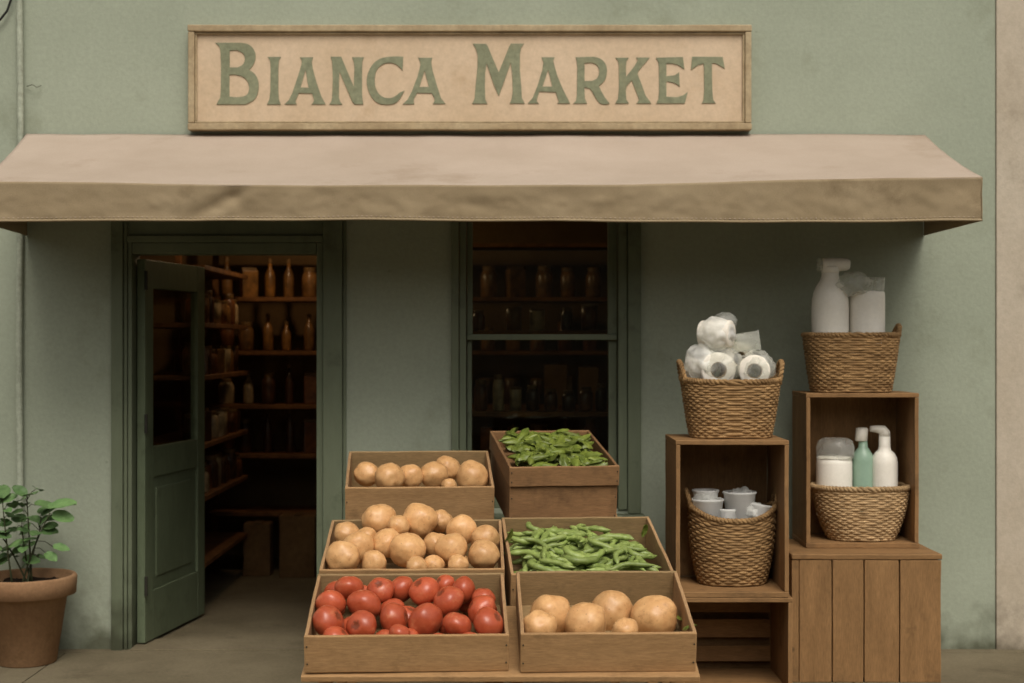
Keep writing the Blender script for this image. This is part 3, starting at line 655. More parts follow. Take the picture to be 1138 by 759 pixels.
b = BX(xl, xr, mt.y-.02-so_.y, mt.y+.0-so_.y, .0, mt.z-.036, bev=.004, wob=.001); obj('front_board', b, WX, stand)
def tier(x0, x1, key, ymax=None):
    Mx, wd, dep, h = CR[key][:4]
    o, pit = slope_board(x0, x1, Mx, dep)
    yf = Mx.translation.y; zf = Mx.translation.z-.034; ye = yf+dep*math.cos(pit)
    ze = zf+dep*math.sin(pit)
    for x in (x0+.02, x1-.02):
        obj('leg', BX(x-.02, x+.02, yf+.0-so_.y, yf+.04-so_.y, 0, zf-.004, bev=.003), WX, stand)
        obj('leg', BX(x-.02, x+.02, ye-.06-so_.y, ye-.02-so_.y, 0, ze-.03, bev=.003), WX, stand)
for key in ('pot', 'bean', 'potb'):
    Mx, wd = CR[key][:2]; cxx = Mx.translation.x; tier(cxx-wd/2+.005, cxx+wd/2-.005, key)
lm = M2.translation; ld = dep
# support under the dark crates
Mx, wd = M2, CR['leaf'][1]
cx = lm.x; CR['leafb'] = (M2, wd, CR['leaf'][2]-.02, .18)
tier(cx-wd/2+.03, cx+wd/2+.01, 'leafb')
for x in (xl+.03, xr-.03): obj('leg', BX(x-.025, x+.025, mt.y+.40-so_.y, mt.y+.45-so_.y, 0, mt.z+.06, bev=.003), WX, stand)

# ---- potatoes and tomatoes
def blob(kind, seed):
    b = bmesh.new(); bmesh.ops.create_icosphere(b, subdivisions=4, radius=1); r_ = random.Random(seed); s = Vector((seed*7.3, seed*3.1, 0))
    for v in b.verts:
        n_ = v.co.normalized()
        if kind == 'potato':
            k = 1+.13*noise.noise(n_*1.1+s)+.05*noise.noise(n_*2.6+s)+.01*noise.noise(n_*9+s)
            v.co = Vector((n_.x*1.03, n_.y*.98, n_.z*(.94+.05*math.sin(seed))))*k
        else:
            th = math.atan2(n_.y, n_.x); lob = 1+.028*abs(math.cos(th*2.5+seed))*(1-abs(n_.z)**3)+.09*noise.noise(n_*1.2+s)
            z = n_.z*.84
            pole = math.exp(-((n_.x**2+n_.y**2)/.06)); z -= .13*pole*(1 if n_.z > 0 else -.4)*1
            v.co = Vector((n_.x*lob, n_.y*lob, z))
    me = bpy.data.meshes.new(kind); b.to_mesh(me); b.free()
    for p in me.polygons: p.use_smooth = True
    me.materials.append(M_potato if kind == 'potato' else M_tom)
    return me
PM = [blob('potato', i+1) for i in range(7)]; TM = [blob('tomato', i+1) for i in range(6)]
def heap(kind, meshes, key, items, place, group, filler=0, rowsplit=()):
    Mx, wd, dep, h, d0, d1, oc = CR[key]; inv = Mx.inverted(); camp = Vector((0,-D,EYE))
    ymax = max(i[1] for i in items); ymin = min(i[1] for i in items)
    S = []
    for px, py, r in items:
        r0 = r*d0/F; t = (ymax-py)/max(1, ymax-ymin)
        d = d0+.02+r0+t*max(0,(d1-d0)*.86-2*r0)
        rr_ = r*d/F
        S.append([d, rr_, P(px, py, 1)-camp, px, py])
    pos = lambda s: camp+s[2]*s[0]
    for it in range(60):
        for i in range(len(S)):
            for j in range(i):
                a, b_ = S[i], S[j]; v = pos(a)-pos(b_); ov = (a[1]+b_[1])*.93-v.length
                if ov > 0:
                    f = 1 if a[0] > b_[0] else -1
                    a[0] += f*ov*.4; b_[0] -= f*ov*.4
        for s in S:
            lo = d0+.016+s[1]*.98; hi = d1-.016-s[1]*.9; s[0] = min(max(s[0], lo), max(lo, hi))
    # rank into rows for the labels
    rows = {}
    for i, s in enumerate(S):
        k = sum(1 for r_ in rowsplit if s[4] < r_); rows.setdefault(k, []).append(i)
    nm = ['front row', 'second row', 'third row', 'fourth row']
    if len(rows) == 1: nm = ['only layer']
    proto = None
    def place_one(p, r, label, grp):
        me = random.choice(meshes); o = bpy.data.objects.new(kind, me); C.objects.link(o); o.location = p; o.scale = (r, r, r)
        o.rotation_euler = (random.uniform(-.9,.9)+(.5 if kind == 'tomato' else 0), random.uniform(-.7,.7), random.uniform(0,6.28))
        tagp(o, label, kind, grp)
    for k, idx in rows.items():
        idx.sort(key=lambda i: S[i][3])
        for n_, i in enumerate(idx):
            place_one(pos(S[i]), S[i][1]*1.0, '%s in the %s, %s, %s from the left' % ({'tomato':'red tomato','potato':'tan potato'}[kind], place, nm[k], ordinal(n_)), group)
    # lower layers, glimpsed between the others
    rm = sum(s[1] for s in S)/len(S); placed = [(pos(s), s[1]) for s in S]; cnt = 0
    rf = random.Random(len(items)); tries = 0
    while cnt < filler and tries < 4000:
        tries += 1; r = rm*rf.uniform(.8, 1)
        q = Vector((rf.uniform(-wd/2+r+.015, wd/2-r-.015), rf.uniform(r+.016, dep-r-.016), rf.uniform(.014+r, max(.02+r, h-r*(.75 if kind == 'tomato' else 1.0))+.005)))
        p = Mx@q
        if all((p-a).length > (r+b_)*.86 for a, b_ in placed): placed.append((p, r)); place_one(p, r, '%s half hidden in the lower layer of the %s' % ({'tomato':'red tomato','potato':'tan potato'}[kind], place), group); cnt += 1
TOM = [(388,653,16),(368,671,17),(365,691,19),(405,672,19),(402,696,17.5),(423,656,15),(446,655,16),(471,657,17),(438,688,18.5),(473,690,20.5),(498,668,18),(515,656,15.5),(494,650,12),(508,694,16),(535,678,17.5),(543,693,18.5),(537,664,13),(444,704,12)]
heap('tomato', TM, 'tom', TOM, 'front left crate', 'tomatoes heaped in the front left crate', 20, (683, 664))
POT = [(421,578,19),(466,578,19.5),(443,585,13),(490,579,13),(513,589,17.5),(385,594,15),(399,607,17),(381,620,19),(416,625,14),(430,604,17),(453,611,20),(484,606,15),(502,611,18.5),(539,599,16),(537,617,18.5),(482,628,12),(509,628,12),(463,630,12),(408,597,12)]
heap('potato', PM, 'pot', POT, 'heaped middle left crate', 'potatoes in the middle left crate', 12, (614, 600, 586))
heap('potato', PM, 'potb', [(408,527,14.5),(433,531,17),(456,530,14),(482,528,16),(497,521,15),(525,530,18.5),(499,540,9)], 'highest left crate', 'potatoes in the highest left crate', 0)
heap('potato', PM, 'potr', [(611,684,25),(600,697,19),(651,693,23.5),(679,681,25),(728,686,26),(695,701,15)], 'front right crate', 'potatoes in the front right crate', 0)

# ---- beans and greens
def strip_of(pts, radii, flat=.75, sides=8):
    b = bmesh.new(); tube(b, pts, radii, sides); return b
def bean_mesh(seed):
    r_ = random.Random(seed); L = r_.uniform(.13,.20); n_ = 20; a = r_.choice((-1,1))*r_.uniform(.6,3.0); pts = []; rad = []
    p = Vector((0,0,0)); th = -a/2; k2 = r_.uniform(-1,1); R0 = r_.uniform(.011,.0145)
    for i in range(n_+1):
        t = i/n_; pts.append(p.copy()); p += Vector((math.cos(th), math.sin(th), .16*math.sin(t*6+k2)))*L/n_; th += a/n_+.13*math.sin(t*9+seed)
        rad.append(R0*(min(1, t*5+.2))*(min(1, (1-t)*5+.1))*(1+.10*math.sin(t*28+seed)))
    c_ = sum(pts, Vector())/len(pts); pts = [q-c_ for q in pts]
    b = bmesh.new(); tube(b, pts, rad, 8)
    for v in b.verts: v.co.z *= .85
    me = bpy.data.meshes.new('green_bean'); b.to_mesh(me); b.free()
    for q in me.polygons: q.use_smooth = True
    me.materials.append(M_bean); return me
def green_mesh(seed):
    r_ = random.Random(seed)
    if seed > 4:          # fat wrinkled pods between the leaves
        b = bmesh.new(); t0 = bmesh.new(); bmesh.ops.create_icosphere(t0, subdivisions=4, radius=1); s = Vector((seed*4.1,0,seed)); W = r_.uniform(.017,.024); L = r_.uniform(.055,.075); cu = r_.uniform(-.4,.4)
        for v in t0.verts:
            n_ = v.co.normalized(); k = 1+.22*noise.noise(n_*1.6+s)+.10*abs(noise.noise(Vector((n_.x*2, n_.y*5, n_.z*5))+s))
            tp = 1-.35*abs(n_.x)**2
            v.co = Vector((n_.x*L, n_.y*W*k*tp+cu*n_.x*n_.x*L, n_.z*W*.75*k*tp))
        merge(b, t0)
        me = bpy.data.meshes.new('leafy_green'); b.to_mesh(me); b.free()
        for q in me.polygons: q.use_smooth = True
        me.materials.append(M_greens); return me
    b = bmesh.new(); L, W = r_.uniform(.10,.14), r_.uniform(.055,.08); G = []
    cu = r_.uniform(.5,1.6); s = seed*3.3
    for i in range(15):
        t = i/14; wv = W*math.sin(math.pi*min(1, t*.93+.05))**.5*(1-.2*t)
        ro = []
        for j in range(9):
            u = j/4-1; x = (t-.5)*L; y = u*wv/2
            z = .012*math.sin(t*math.pi*cu)-.5*abs(u)**1.7*wv*.5+.012*noise.noise(Vector((t*4+s, u*2, s)))
            ro.append(b.verts.new((x, y*(1-.2*abs(u)), z)))
        G.append(ro)
    for i in range(14):
        for j in range(8): b.faces.new((G[i][j], G[i+1][j], G[i+1][j+1], G[i][j+1]))
    bmesh.ops.recalc_face_normals(b, faces=b.faces[:])
    me = bpy.data.meshes.new('leafy_green'); b.to_mesh(me); b.free()
    for q in me.polygons: q.use_smooth = True
    me.materials.append(M_greens); return me
BM = [bean_mesh(i) for i in range(10)]; GM = [green_mesh(i) for i in range(11)]
def scatter(name, cat, meshes, key, n_, label, group, top, layers, tilt, marg, rnd_s, sc_=(1,1)):
    Mx, wd, dep, h, d0, d1, oc = CR[key]; rr_ = random.Random(rnd_s); R3 = Mx.to_3x3()
    for i in range(n_):
        lay = i/n_
        x = rr_.uniform(-1,1)*(wd/2-marg); y = rr_.uniform(marg, dep-marg*.75)
        mound = 1-.55*max(abs(x)/(wd/2), abs(2*y/dep-1))**2.2
        z = h*layers[0]+(h*(layers[1]-layers[0])+top*mound)*lay
        o = bpy.data.objects.new(name, rr_.choice(meshes)); C.objects.link(o)
        loc = Matrix.Translation((x,y,z))@Euler((rr_.uniform(-tilt,tilt), rr_.uniform(-tilt,tilt), rr_.gauss(0,.9) if cat == 'bean' else rr_.uniform(0,6.28))).to_matrix().to_4x4()
        s = rr_.uniform(*sc_); o.matrix_world = Mx@loc@Matrix.Scale(s, 4)
        tagp(o, label, cat, group)
scatter('green_bean', 'bean', BM, 'bean', 290, 'long green bean lying in the tangled heap of beans', 'green beans in the right crate', .035, (.35,.86), .22, .085, 5, (.9,1.2))
scatter('leafy_green', 'leaf', GM, 'leaf', 240, 'curled green leaf in the heap below the window', 'leafy greens in the dark crate', .035, (.35,.88), .45, .075, 6, (.7,1.05))
# scraps of leaf tucked in crate corners
for i, (px, py, d, key, lb) in enumerate(((766,697,5.12,'potr','loose leaf scrap in the right corner of the front right crate'), (757,688,5.3,'potr','leaf scrap tucked behind the right side of the front right crate'), (565,597,5.95,'bean','leaf scrap hanging in the left back corner of the bean crate'), (716,590,6.1,'bean','leaf scrap standing in the right back corner of the bean crate'))):
    o = bpy.data.objects.new('leaf_scrap', GM[i]); C.objects.link(o); o.location = P(px, py, d); o.rotation_euler = (random.uniform(-.4,.4), 1.2 if i > 1 else .4, random.uniform(0,3)); o.scale = (.55,)*3
    tagp(o, lb, 'leaf', 'leaf scraps in the crates')

# ------------------------------------------------------------------ shelf crates on the right
def upright_crate(label, x0, x1, y0, y1, z0, z1, T=.02, back='planks', group='open wooden crates stacked on the right'):
    o = empty('wooden_crate', ((x0+x1)/2, (y0+y1)/2, z0), label, 'crate', group); w2, d2, h = (x1-x0)/2, (y1-y0)/2, z1-z0
    obj('top_panel', BX(-w2, w2, -d2, d2, h-T, h, bev=.003, wob=.0015), SX, o)
    obj('bottom_panel', BX(-w2, w2, -d2, d2, 0, T*1.2, bev=.003, wob=.0015), SX, o)
    for s in (-1,1):
        a, b_ = sorted((s*(w2-.001), s*(w2-T))); obj('side_panel', BX(a, b_, -d2+.001, d2-.001, T*1.2+.001, h-T-.001, bev=.003, wob=.0015), SZ, o)
    b = bmesh.new()
    if back == 'planks':
        n_ = 4; W = 2*w2-2*T-.004
        for i in range(n_): box(b, -w2+T+.002+W*i/n_+.0002, -w2+T+.002+W*(i+1)/n_-.0002, d2-.016, d2-.002, T*1.2+.002, h-T-.002, bev=.0012)
        obj('back_panel', b, SZ, o)
    else:
        for a, c_ in back: box(b, -w2+T+.002, w2-T-.002, d2-.018, d2-.002, a, c_, bev=.003)
        obj('back_slats', b, SX, o); obj('back_panel', BX(-w2+.001, w2-.001, d2+.05, d2+.058, .0, h, bev=0), SX, o)  # panel added behind the slats to hide the lit wall and darken the gaps
    return o
yL0, yL1 = -D+6.60, -D+7.06
zLb, zLt = Z(664,6.6), Z(489.5,6.6)
upright_crate('wooden crate with slatted back standing on the pavement beside the planked box', X(746,6.6), X(881,6.6), yL0+.0, yL1, .001, zLb-.002, back=[(.06,.135),(.175,.262),(.297,.41)])
upright_crate('tall open crate holding a white filled basket, left of the two tall crates', X(751,6.6), X(877,6.6), yL0, yL1, zLb, zLt)
yR0, yR1 = -D+7.06, -D+7.42
zRb = .603; zRt = Z(437,7.06)
upright_crate('tall open crate holding bottles, standing on the planked box', X(896,7.06), X(1021.5,7.06), yR0, yR1, zRb, zRt)
pb = empty('planked_box', ((X(880,6.86)+X(1047,6.86))/2, -D+7.13, .001), 'large closed box of four upright planks at lower right', 'box')
bw = (X(1047,6.86)-X(880,6.86))/2; bd = .27
obj('top_panel', BX(-bw, bw, -bd, bd, .575, .601, bev=.007, seg=3, wob=.002), SX, pb)
gx = [(p-963.5)*6.86/F for p in (880, 888, 925, 960.5, 1000, 1047)]
for i in range(1, 5):
    obj('plank', BX(gx[i]+.003, gx[i+1]-.003, -bd+.004, -bd+.022, 0, .574, bev=.004, wob=.0018), SZ, pb)
obj('post', BX(-bw+.001, gx[1], -bd+.006, -bd+.05, 0, .574, bev=.004, wob=.001), SZ, pb)
for s in (-1,1):
    for k in range(3):
        y0_ = -bd+.051+k*.163; a, b_ = sorted((s*(bw-.002), s*(bw-.02))); obj('side_plank', BX(a, b_, y0_, y0_+.16, 0, .574, bev=.004, wob=.0015), SZ, pb)
obj('inner_panel', BX(-bw+.022, bw-.022, -bd+.024, bd-.01, .02, .573, bev=0), SX, pb)

# ------------------------------------------------------------------ baskets
def basket(label, cx, cy, z0, wt, wb, dt, db, H, rows, stakes, n_exp=2.6, belly=0, handles=(1,1), hh=.1, mats=(None,None), rim=.012, sag=0, group='woven baskets on the wooden crates', hw=.07, seed=1):
    o = empty('wicker_basket', (cx, cy, z0), label, 'basket', group); mb, mr = mats
    rs = random.Random(seed)
    def sup(th, a, b_):
        c_, s_ = math.cos(th), math.sin(th)
        return (a*math.copysign(abs(c_)**(2/n_exp), c_), b_*math.copysign(abs(s_)**(2/n_exp), s_))
    def prof(t):
        k = belly*math.sin(math.pi*min(1,t*1.05))
        return (wb+(wt-wb)*t**.8)/2*(1+k), (db+(dt-db)*t**.8)/2*(1+k)
    def zs(t, th): return H*t+sag*(t**2)*(abs(math.cos(th))**2.5)
    b = bmesh.new(); rt = H/rows*.62; NP = stakes*4
    for k in range(rows):
        t = (k+.5)/rows; pts = []; ph = rs.uniform(0,1); a, b_ = prof(t)
        for i in range(NP):
            th = 2*math.pi*i/NP; wv = math.sin(stakes/2*th+k*math.pi)
            x, y = sup(th, a+wv*rt*.34, b_+wv*rt*.34)
            pts.append((x, y, zs(t, th)+rt*.35*noise.noise(Vector((x*14, y*14, k*3.1)))))
        tube(b, pts, [rt*(1+.25*noise.noise(Vector((i*.35, k*2.7, seed)))) for i in range(NP)], 6, closed=True)
    obj('weave', b, mb, o, smooth=True)
    b = bmesh.new(); a, b_ = prof(0)
    vs = [b.verts.new((*sup(2*math.pi*i/48, a, b_), .006)) for i in range(48)]; b.faces.new(vs)
    ex = bmesh.ops.extrude_face_region(b, geom=b.faces[:]); bmesh.ops.translate(b, vec=(0,0,.008), verts=[v for v in ex['geom'] if isinstance(v, bmesh.types.BMVert)])
    obj('base', b, mb, o)
    def twist(bm, pts, r, turns, closed):
        pts = [Vector(p) for p in pts]; n_ = len(pts)
        for q in range(2):
            res = []
            for i, p in enumerate(pts):
                tg = (pts[(i+1)%n_]-pts[i-1]) if closed else (pts[min(n_-1,i+1)]-pts[max(0,i-1)])
                tg.normalize(); u = tg.cross(Vector((0,1,.01)) if abs(tg.y) < .8 else Vector((1,0,0))).normalized(); v = tg.cross(u)
                an = 2*math.pi*turns*i/n_+q*math.pi; res.append(p+(u*math.cos(an)+v*math.sin(an))*r*.5)
            tube(bm, res, r*.68, 7, closed=closed)
    b = bmesh.new(); a, b_ = prof(1); pts = []
    for i in range(240):
        th = 2*math.pi*i/240; x, y = sup(th, a, b_); pts.append((x, y, zs(1, th)+.004))
    twist(b, pts, rim, 36, True); obj('rim', b, mr, o, smooth=True)
    for s, on in zip((-1,1), handles):
        if not on: continue
        b = bmesh.new(); pts = []
        zz = H+sag
        for i in range(41):
            t = i/40; an = math.pi*t
            yy = -math.cos(an)*hw; up_ = math.sin(an)**.6*hh
            pts.append((s*(a*.97+.012*math.sin(an)+.10*up_), yy, zz-.02*(1-math.sin(an))+up_))
        twist(b, pts, rim*.95, 7, False); obj('handle', b, mr, o, smooth=True)
    return o
mm1, mm2 = (M_wick, M_wick2), (M_wick3, M_wick4)
bA = basket('wicker basket of plastic wrapped paper rolls on top of the left tall crate', X(812.5,6.8), -D+6.83, zLt+.003, .448, .36, .31, .25, .255, 22, 42, n_exp=3.2, hh=.085, mats=mm1, seed=1, sag=.01)
bB = basket('round wicker basket with raised handles inside the left tall crate', X(813,6.86), -D+6.86, zLb+.028, .402, .30, .33, .25, .30, 25, 38, n_exp=2.2, belly=.05, hh=.07, sag=.06, mats=mm1, seed=2, hw=.05)
bC = basket('wicker basket of white bottles on top of the right tall crate', X(946.5,7.2), -D+7.22, zRt+.003, .452, .37, .31, .26, .275, 23, 42, n_exp=3.0, handles=(0,1), hh=.05, mats=mm1, seed=3, hw=.05)
bD = basket('shallow tan basket with rolled rim inside the right tall crate', X(956.5,7.22), -D+7.225, zRb+.028, .465, .31, .32, .26, .25, 22, 44, n_exp=2.5, belly=.04, handles=(0,0), mats=mm2, rim=.013, seed=4)

# ------------------------------------------------------------------ basket contents
def px_lathe(prof, d, base_py): # profile given in photo pixels -> metres
    return [(r*d/F, (base_py-y)*d/F) for r, y in prof]
def bottle(name, px, d, base_py, prof, m, label, cat, group=None, squash=1, foot=None):
    o = empty(name, P(px, base_py, d), label, cat, group)
    b = bmesh.new(); lathe(b, px_lathe(prof, d, base_py), 36, sy=squash); obj('body', b, m, o, smooth=True)
    return o
def bevel_obj(o, w_=.003):
    m = o.modifiers.new('b', 'BEVEL'); m.width = w_; m.segments = 3; m.limit_method = 'ANGLE'; return o
# basket C : d ~ 7.18
dC = 7.225; GB = 'toiletry bottles in the baskets'
o = bottle('pump_bottle', 922.5, dC, 410, [(17,410),(20,407),(20.3,372),(20.5,342),(20,333),(18.3,325),(15,317.5),(11.3,312),(9.4,306),(9.2,299)], M_white, 'big rounded white pump bottle in the top right basket', 'bottle', GB)
b = bmesh.new(); s = dC/F; zc = (410-294.5)*s
lathe(b, [(9.8*s,(410-303)*s),(10*s,(410-300)*s),(10*s,(410-297)*s),(9.0*s,(410-296)*s)], 24); obj('collar', b, M_whiteplas, o, smooth=True)
b = bmesh.new(); tube(b, [(-9*s,0,zc),(-8*s,0,zc),(0,0,zc),(12*s,0,zc+.5*s),(19*s,0,zc+.5*s),(21.5*s,0,zc+.3*s)], [6.5*s,7.6*s,7.8*s,7.2*s,6.6*s,5*s], 20); obj('pump_head', b, M_whiteplas, o, smooth=True)
b = bmesh.new(); tube(b, [(-14*s,0,zc),(-9.2*s,0,zc)], 7.4*s, 20); obj('nozzle_cap', b, G_clear, o, smooth=True)
o = bottle('white_jar', 963.5, dC+.01, 410, [(18,410),(19.3,408),(19.6,360),(19.6,330),(19.2,325),(17.5,323.5)], M_white, 'straight sided white jar in the top right basket', 'jar', GB)
def lumpy(bm, c_, rx, ry, rz, amp, sd, sub=4, freq=2.2):
    t = bmesh.new(); bmesh.ops.create_icosphere(t, subdivisions=sub, radius=1)
    for v in t.verts:
        n_ = v.co.normalized(); k = 1+amp*noise.noise(n_*freq+Vector((sd,0,0)))+amp*.5*noise.noise(n_*freq*2.7+Vector((0,sd,0)))+amp*.25*abs(noise.noise(n_*9+Vector((0,0,sd))))
        v.co = Vector((n_.x*rx*k, n_.y*ry*k, n_.z*rz*k))+Vector(c_)
    merge(bm, t)
def film(px, py, d, rxp, ryp, rz, m, label, amp=.3, sd=1, cat='plastic bag', group='plastic bags in the baskets'):
    b = bmesh.new(); s = d/F; lumpy(b, (0,0,0), rxp*s, rz, ryp*s, amp, sd); o = obj('plastic_bag', b, m, None, smooth=True); o.location = P(px, py, d)
    return tagp(o, label, cat, group)
film(949, 315, 7.16, 18, 12, .045, G_clear, 'crumpled clear plastic bag between white pump bottle and jar', sd=3, amp=.35)
b = bmesh.new(); lathe(b, [(.052,0),(.054,.008),(.056,.075),(.053,.078),(.051,.01)], 28, cap=False); o = obj('clear_cup', b, G_clear, None, smooth=True)
o.location = P(973, 324, 7.2); tagp(o, 'clear plastic cup standing on the white jar, top right basket', 'cup', 'clear plastic cups in the baskets')
o.scale = (.8,.8,.9)
# basket D : d ~ 7.2
dDd = 7.24
wj = bottle('white_jar', 927, dDd, 575, [(17,575),(19.5,572),(19.8,540),(19.8,515),(19,509),(17,507)], M_white, 'white jar at left in the basket of the right tall crate', 'jar', GB)
b = bmesh.new(); s = dDd/F; lathe(b, [(20.3*s,0),(20.8*s,4*s),(20.8*s,12*s),(19*s,19*s),(14*s,22*s),(0,23*s)], 32)
for v in b.verts: v.co += Vector((.006,0,.004))*noise.noise(v.co*30)
o = obj('lid', b, G_clear, wj, smooth=True); o.location = (s*1, 0, (575-509)*s)
o = bottle('mint_bottle', 958, dDd+.01, 590, [(9,590),(11.2,587),(11.5,540),(11.5,512),(10.5,505),(7.5,500),(5.2,497),(4.8,488)], M_mint, 'mint green bottle beside the white bottle in the right crate', 'bottle', GB)
o.location = P(959, 590, dDd+.01)
b = bmesh.new(); zc = (590-482)*s; tube(b, [(-2*s,0,zc-8*s),(-2*s,0,zc-7*s),(-1*s,0,zc+6*s),(-1*s,0,zc+7*s)], [5.8*s,6.8*s,6.8*s,5*s], 18); obj('pump_head', b, M_whiteplas, o, smooth=True)
o = bottle('white_bottle', 983, dDd-.01, 590, [(12,590),(14.3,587),(14.5,540),(14.5,516),(13.5,508),(10.5,503),(7.2,500),(6.4,496),(6.2,484)], M_white, 'white bottle with a bent spout at right in the right crate', 'bottle', GB)
b = bmesh.new(); tube(b, [(0,0,(590-485)*s),(0,0,(590-481)*s),(-2*s,0,(590-478)*s),(-8*s,0,(590-477)*s),(-16*s,0,(590-476.5)*s)], [6.3*s,6.2*s,5.6*s,4.2*s,3.2*s], 16); obj('spout', b, M_whiteplas, o, smooth=True)
# basket B : frosted cups d ~ 6.85
def cup(px, py, d, rb, rt, hpx, label, tilt=(0,0), m=M_wax):
    s = d/F; b = bmesh.new(); lathe(b, [(rb*.8*s,0),(rb*s,2*s),(rt*s,(hpx-3)*s),(rt*1.09*s,(hpx-1.5)*s),(rt*1.05*s,hpx*s),(rt*.95*s,(hpx-1)*s),(rb*.85*s,4*s)], 30, cap=False)
    vs = [v for v in b.verts][:30]; b.faces.new(vs)
    o = obj('frosted_cup', b, m, None, smooth=True); o.location = P(px, py, d); o.rotation_euler = (tilt[0], tilt[1], random.random()*6)
    solid(o, .0015); tagp(o, label, 'cup', 'frosted cups in the lower left basket'); return o
cup(786, 606, 6.83, 12, 17.5, 52, 'wide frosted white cup at left in the lower basket')
cup(784, 572, 6.86, 12, 14, 28, 'small frosted cup nested in the wide left cup')
cup(822, 606, 6.84, 13, 17.5, 60, 'taller frosted white cup at right in the lower basket')
cup(823, 584, 6.85, 12, 15, 37, 'frosted cup nested in the taller right cup')
cup(838, 606, 6.80, 11, 13, 46, 'short frosted cup at far right in the lower basket', (0,.18))
cup(808, 606, 6.80, 9, 11, 40, 'short frosted cup in front between the two large cups', (0,-.1))
film(786, 562, 6.84, 15, 17, .06, G_milky, 'crumpled milky film stuffed in the wide left cup', amp=.35, sd=31)
film(823, 560, 6.85, 16, 16, .06, G_milky, 'crumpled milky film stuffed in the taller right cup', amp=.35, sd=33)
film(839, 570, 6.80, 12, 11, .04, G_milky, 'small crumpled milky film in the short right cup', amp=.35, sd=35)
# basket A : paper rolls in film
def roll(px, py, d, rpx, hole, L, label, rot):
    s = d/F; R_, r_ = rpx*s, hole*s; o = empty('paper_roll', P(px, py, d), label, 'paper roll', 'paper rolls in the upper left basket', rot)
    b = bmesh.new(); seg = 40; prof = [(r_*1.12,-L/2),(R_*.93,-L/2),(R_,-L/2+.006),(R_*1.01,0),(R_,L/2-.006),(R_*.93,L/2),(r_*1.12,L/2)]
    lathe(b, prof, seg, cap=False)
    for v in b.verts: v.co *= 1+.03*noise.noise(v.co*25)
    obj('paper', b, M_paper, o, smooth=True)
    b = bmesh.new(); lathe(b, [(r_*1.12,-L/2+.001),(r_*1.12,L/2-.001),(r_,L/2-.002),(r_,-L/2+.002),(r_*1.12,-L/2+.001)], seg, cap=False); obj('core', b, M_card, o)
    return o
H9 = math.radians(90)
roll(796, 411, 6.80, 19.5, 8.2, .10, 'paper roll facing the street, left of the two open rolls', (H9, 0, .08))
roll(838, 412, 6.80, 17.5, 7.6, .10, 'paper roll facing the street, right of the two open rolls', (H9, 0, -.12))
roll(773, 409, 6.88, 12, 5, .10, 'paper roll at the far left edge of the upper basket', (.2, .1, 0))
roll(796, 371, 6.83, 15, 7, .15, 'paper roll lying across the top of the heap', (H9, .1, 1.1))
roll(817, 398, 6.92, 18, 7, .10, 'paper roll behind the two open rolls', (H9, .1, .3))
film(779, 403, 6.83, 18, 20, .09, G_milky, 'milky plastic film round the rolls at left of the upper basket', amp=.16, sd=5)
film(800, 406, 6.82, 25, 22, .10, G_clear, 'clear plastic wrapping over the left open roll', amp=.15, sd=7)
film(840, 409, 6.82, 21, 19, .09, G_clear, 'clear plastic wrapping with pointed corner over the right open roll', amp=.25, sd=9)
film(796, 371, 6.83, 21, 18, .09, G_milky, 'milky plastic wrapping of the topmost roll', amp=.15, sd=12)
film(806, 358, 6.90, 13, 11, .05, G_clear, 'small clear plastic bubble behind the topmost roll', amp=.12, sd=13)
s = 6.86/F; b = bmesh.new(); lathe(b, [(9*s,-16*s),(10*s,-15.5*s),(11*s,14*s),(11.8*s,15*s),(11.2*s,15.5*s)], 28, cap=False)
o = obj('clear_cup', b, G_clear, None, smooth=True); o.location = P(829, 380, 6.86); o.rotation_euler = (.15, math.radians(82), 0); solid(o, .001)
tagp(o, 'clear ribbed plastic cup lying on the rolls, upper left basket', 'cup', 'clear plastic cups in the baskets')

# ------------------------------------------------------------------ potted plant
pot = empty('flower_pot', (X(31,7.31), -D+7.30, 0), 'large terracotta pot on the pavement at the far left', 'pot')
b = bmesh.new(); ph_ = .435
lathe(b, [(.135,0),(.142,.006),(.192,ph_-.105),(.212,ph_-.10),(.235,ph_-.092),(.240,ph_-.01),(.234,ph_),(.218,ph_),(.212,ph_-.008),(.196,ph_-.06),(.0,ph_-.07)], 64)
for v in b.verts: v.co *= 1+.006*noise.noise(v.co*9)
obj('pot_body', b, M_terra, pot, smooth=True)
b = bmesh.new(); G = []
for i in range(21):
    for j in range(21):
        x, y = (i/10-1), (j/10-1)
        r = max(abs(x), abs(y)); q = math.hypot(x, y) or 1; k = r/q*.198
        G.append(b.verts.new((x*k, y*k, ph_-.045+.02*noise.noise(Vector((x*4,y*4,2)))+.012*noise.noise(Vector((x*14,y*14,2))))))
for i in range(20):
    for j in range(20): b.faces.new((G[i*21+j], G[(i+1)*21+j], G[(i+1)*21+j+1], G[i*21+j+1]))
obj('soil', b, M_soil, pot, smooth=True)
plant = empty('potted_plant', (X(27,7.31), -D+7.30, ph_-.045), 'leafy green plant with rounded leaves growing in the terracotta pot', 'plant')
pl = plant.location
def leaf_bm(bm, at, dirv, L, W, nrm, seed):
    dirv = dirv.normalized(); side = dirv.cross(nrm).normalized(); nn = side.cross(dirv); G = []
    for i in range(13):
        t = i/12; wv = W/2*(math.sin(math.pi*min(1,(t*.9+.06)))**.62)*(1.05-.15*t); ro = []
        for j in range(7):
            u = j/3-1; p = at+dirv*(L*t)+side*(u*wv)+nn*(-.18*L*t*t+.10*W*abs(u)**1.6+.06*W*noise.noise(Vector((t*4+seed, u*2, seed))))
            ro.append(bm.verts.new(p))
        G.append(ro)
    for i in range(12):
        for j in range(6): bm.faces.new((G[i][j], G[i+1][j], G[i+1][j+1], G[i][j+1]))
rp_ = random.Random(21)
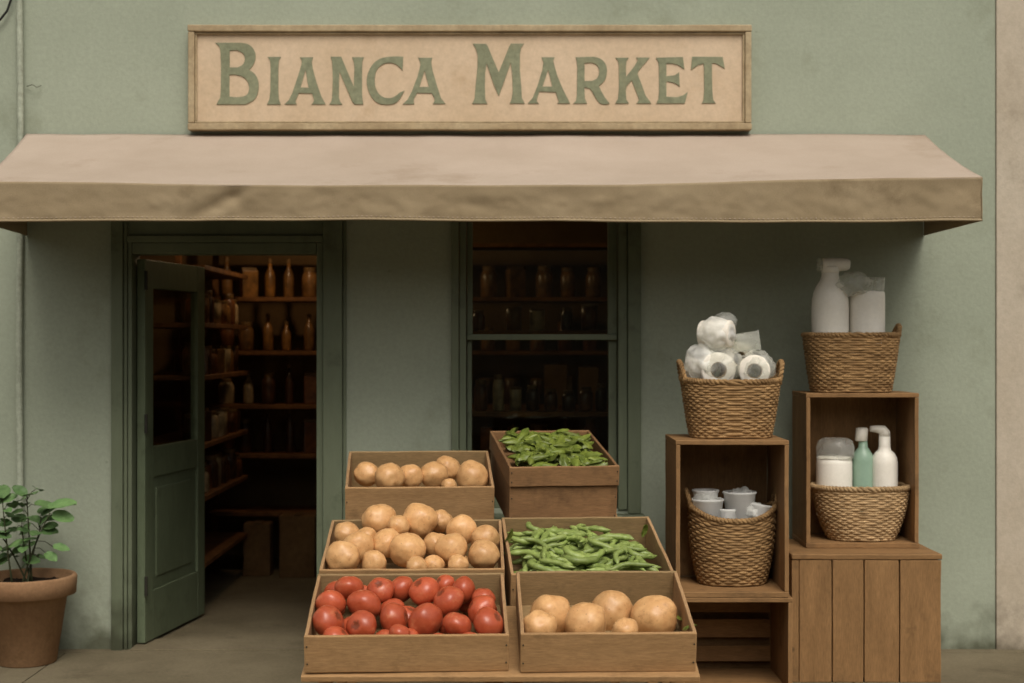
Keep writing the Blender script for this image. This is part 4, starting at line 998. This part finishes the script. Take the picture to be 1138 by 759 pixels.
LEAVES = [(68,560,26,.25),(70,574,19,.4),(55,590,15,.5),(55,567,16,.3),(43,543,16,.1),(35,548,19,.0),(50,560,18,.2),(8,551,18,.9),(2,545,20,.9),(19,604,18,.4),(40,592,15,.3),(38,576,15,.5),(26,560,16,.6),(14,572,18,.7),(-6,560,18,.8),(-18,572,20,.9),(-30,585,22,.95),(-12,598,18,.7),(5,590,16,.6),(48,578,14,.3),(28,585,14,.4),(-22,556,16,.8),(10,617,14,.5),(33,606,13,.3),(-28,604,18,.8),(22,545,14,.4)]
for k_ in range(48): LEAVES.append((rp_.gauss(14,26), rp_.uniform(548,628), rp_.uniform(10,16), .5))
LEAVES = [q for q in LEAVES if q[0] < 70 or q[2] > 17]
stems = bmesh.new(); tips = []
for k, (tx, ty) in enumerate(((3,560),(30,556),(55,572),(-14,575),(24,585),(44,590))):
    base = Vector((rp_.uniform(-.05,.05), rp_.uniform(-.05,.05), -.01)); tip = P(tx, ty, 7.3+rp_.uniform(-.1,.08))-pl
    mid = base.lerp(tip, .5)+Vector((rp_.uniform(-.02,.02), rp_.uniform(-.03,.03), .03)); pts = []
    for i in range(11):
        t = i/10; pts.append(base*(1-t)**2+mid*2*t*(1-t)+tip*t*t)
    tube(stems, pts, [.0055-.003*i/10 for i in range(11)], 6); tips.append(pts)
for i, (px, py, sz, _) in enumerate(LEAVES):
    dd = 7.3+rp_.uniform(-.13,.13); c_ = P(px, py, dd)-pl; s = dd/F
    best = min((q for pts in tips for q in pts[4:]), key=lambda q: (q-c_).length)
    dirv = (c_-best); dirv.z *= .4
    if dirv.length < .02: dirv = Vector((rp_.uniform(-1,1), rp_.uniform(-.6,.3), .1))
    dirv = dirv.normalized()+Vector((0, rp_.uniform(-.5,.3), rp_.uniform(-.25,.15)))
    dirv.normalize(); L = sz*1.25*s; W = sz*.95*s; at = c_-dirv*L*.5
    m_ = best.lerp(at, .5)+Vector((0,0,.012)); tube(stems, [best, m_, at], .0019, 5)
    b = bmesh.new(); leaf_bm(b, at, dirv, L, W, Vector((rp_.uniform(-.3,.3), rp_.uniform(-.75,-.25), .8)), i*1.7); obj('leaf', b, M_leaf, plant, smooth=True)
obj('stem', stems, M_stem, plant, smooth=True)
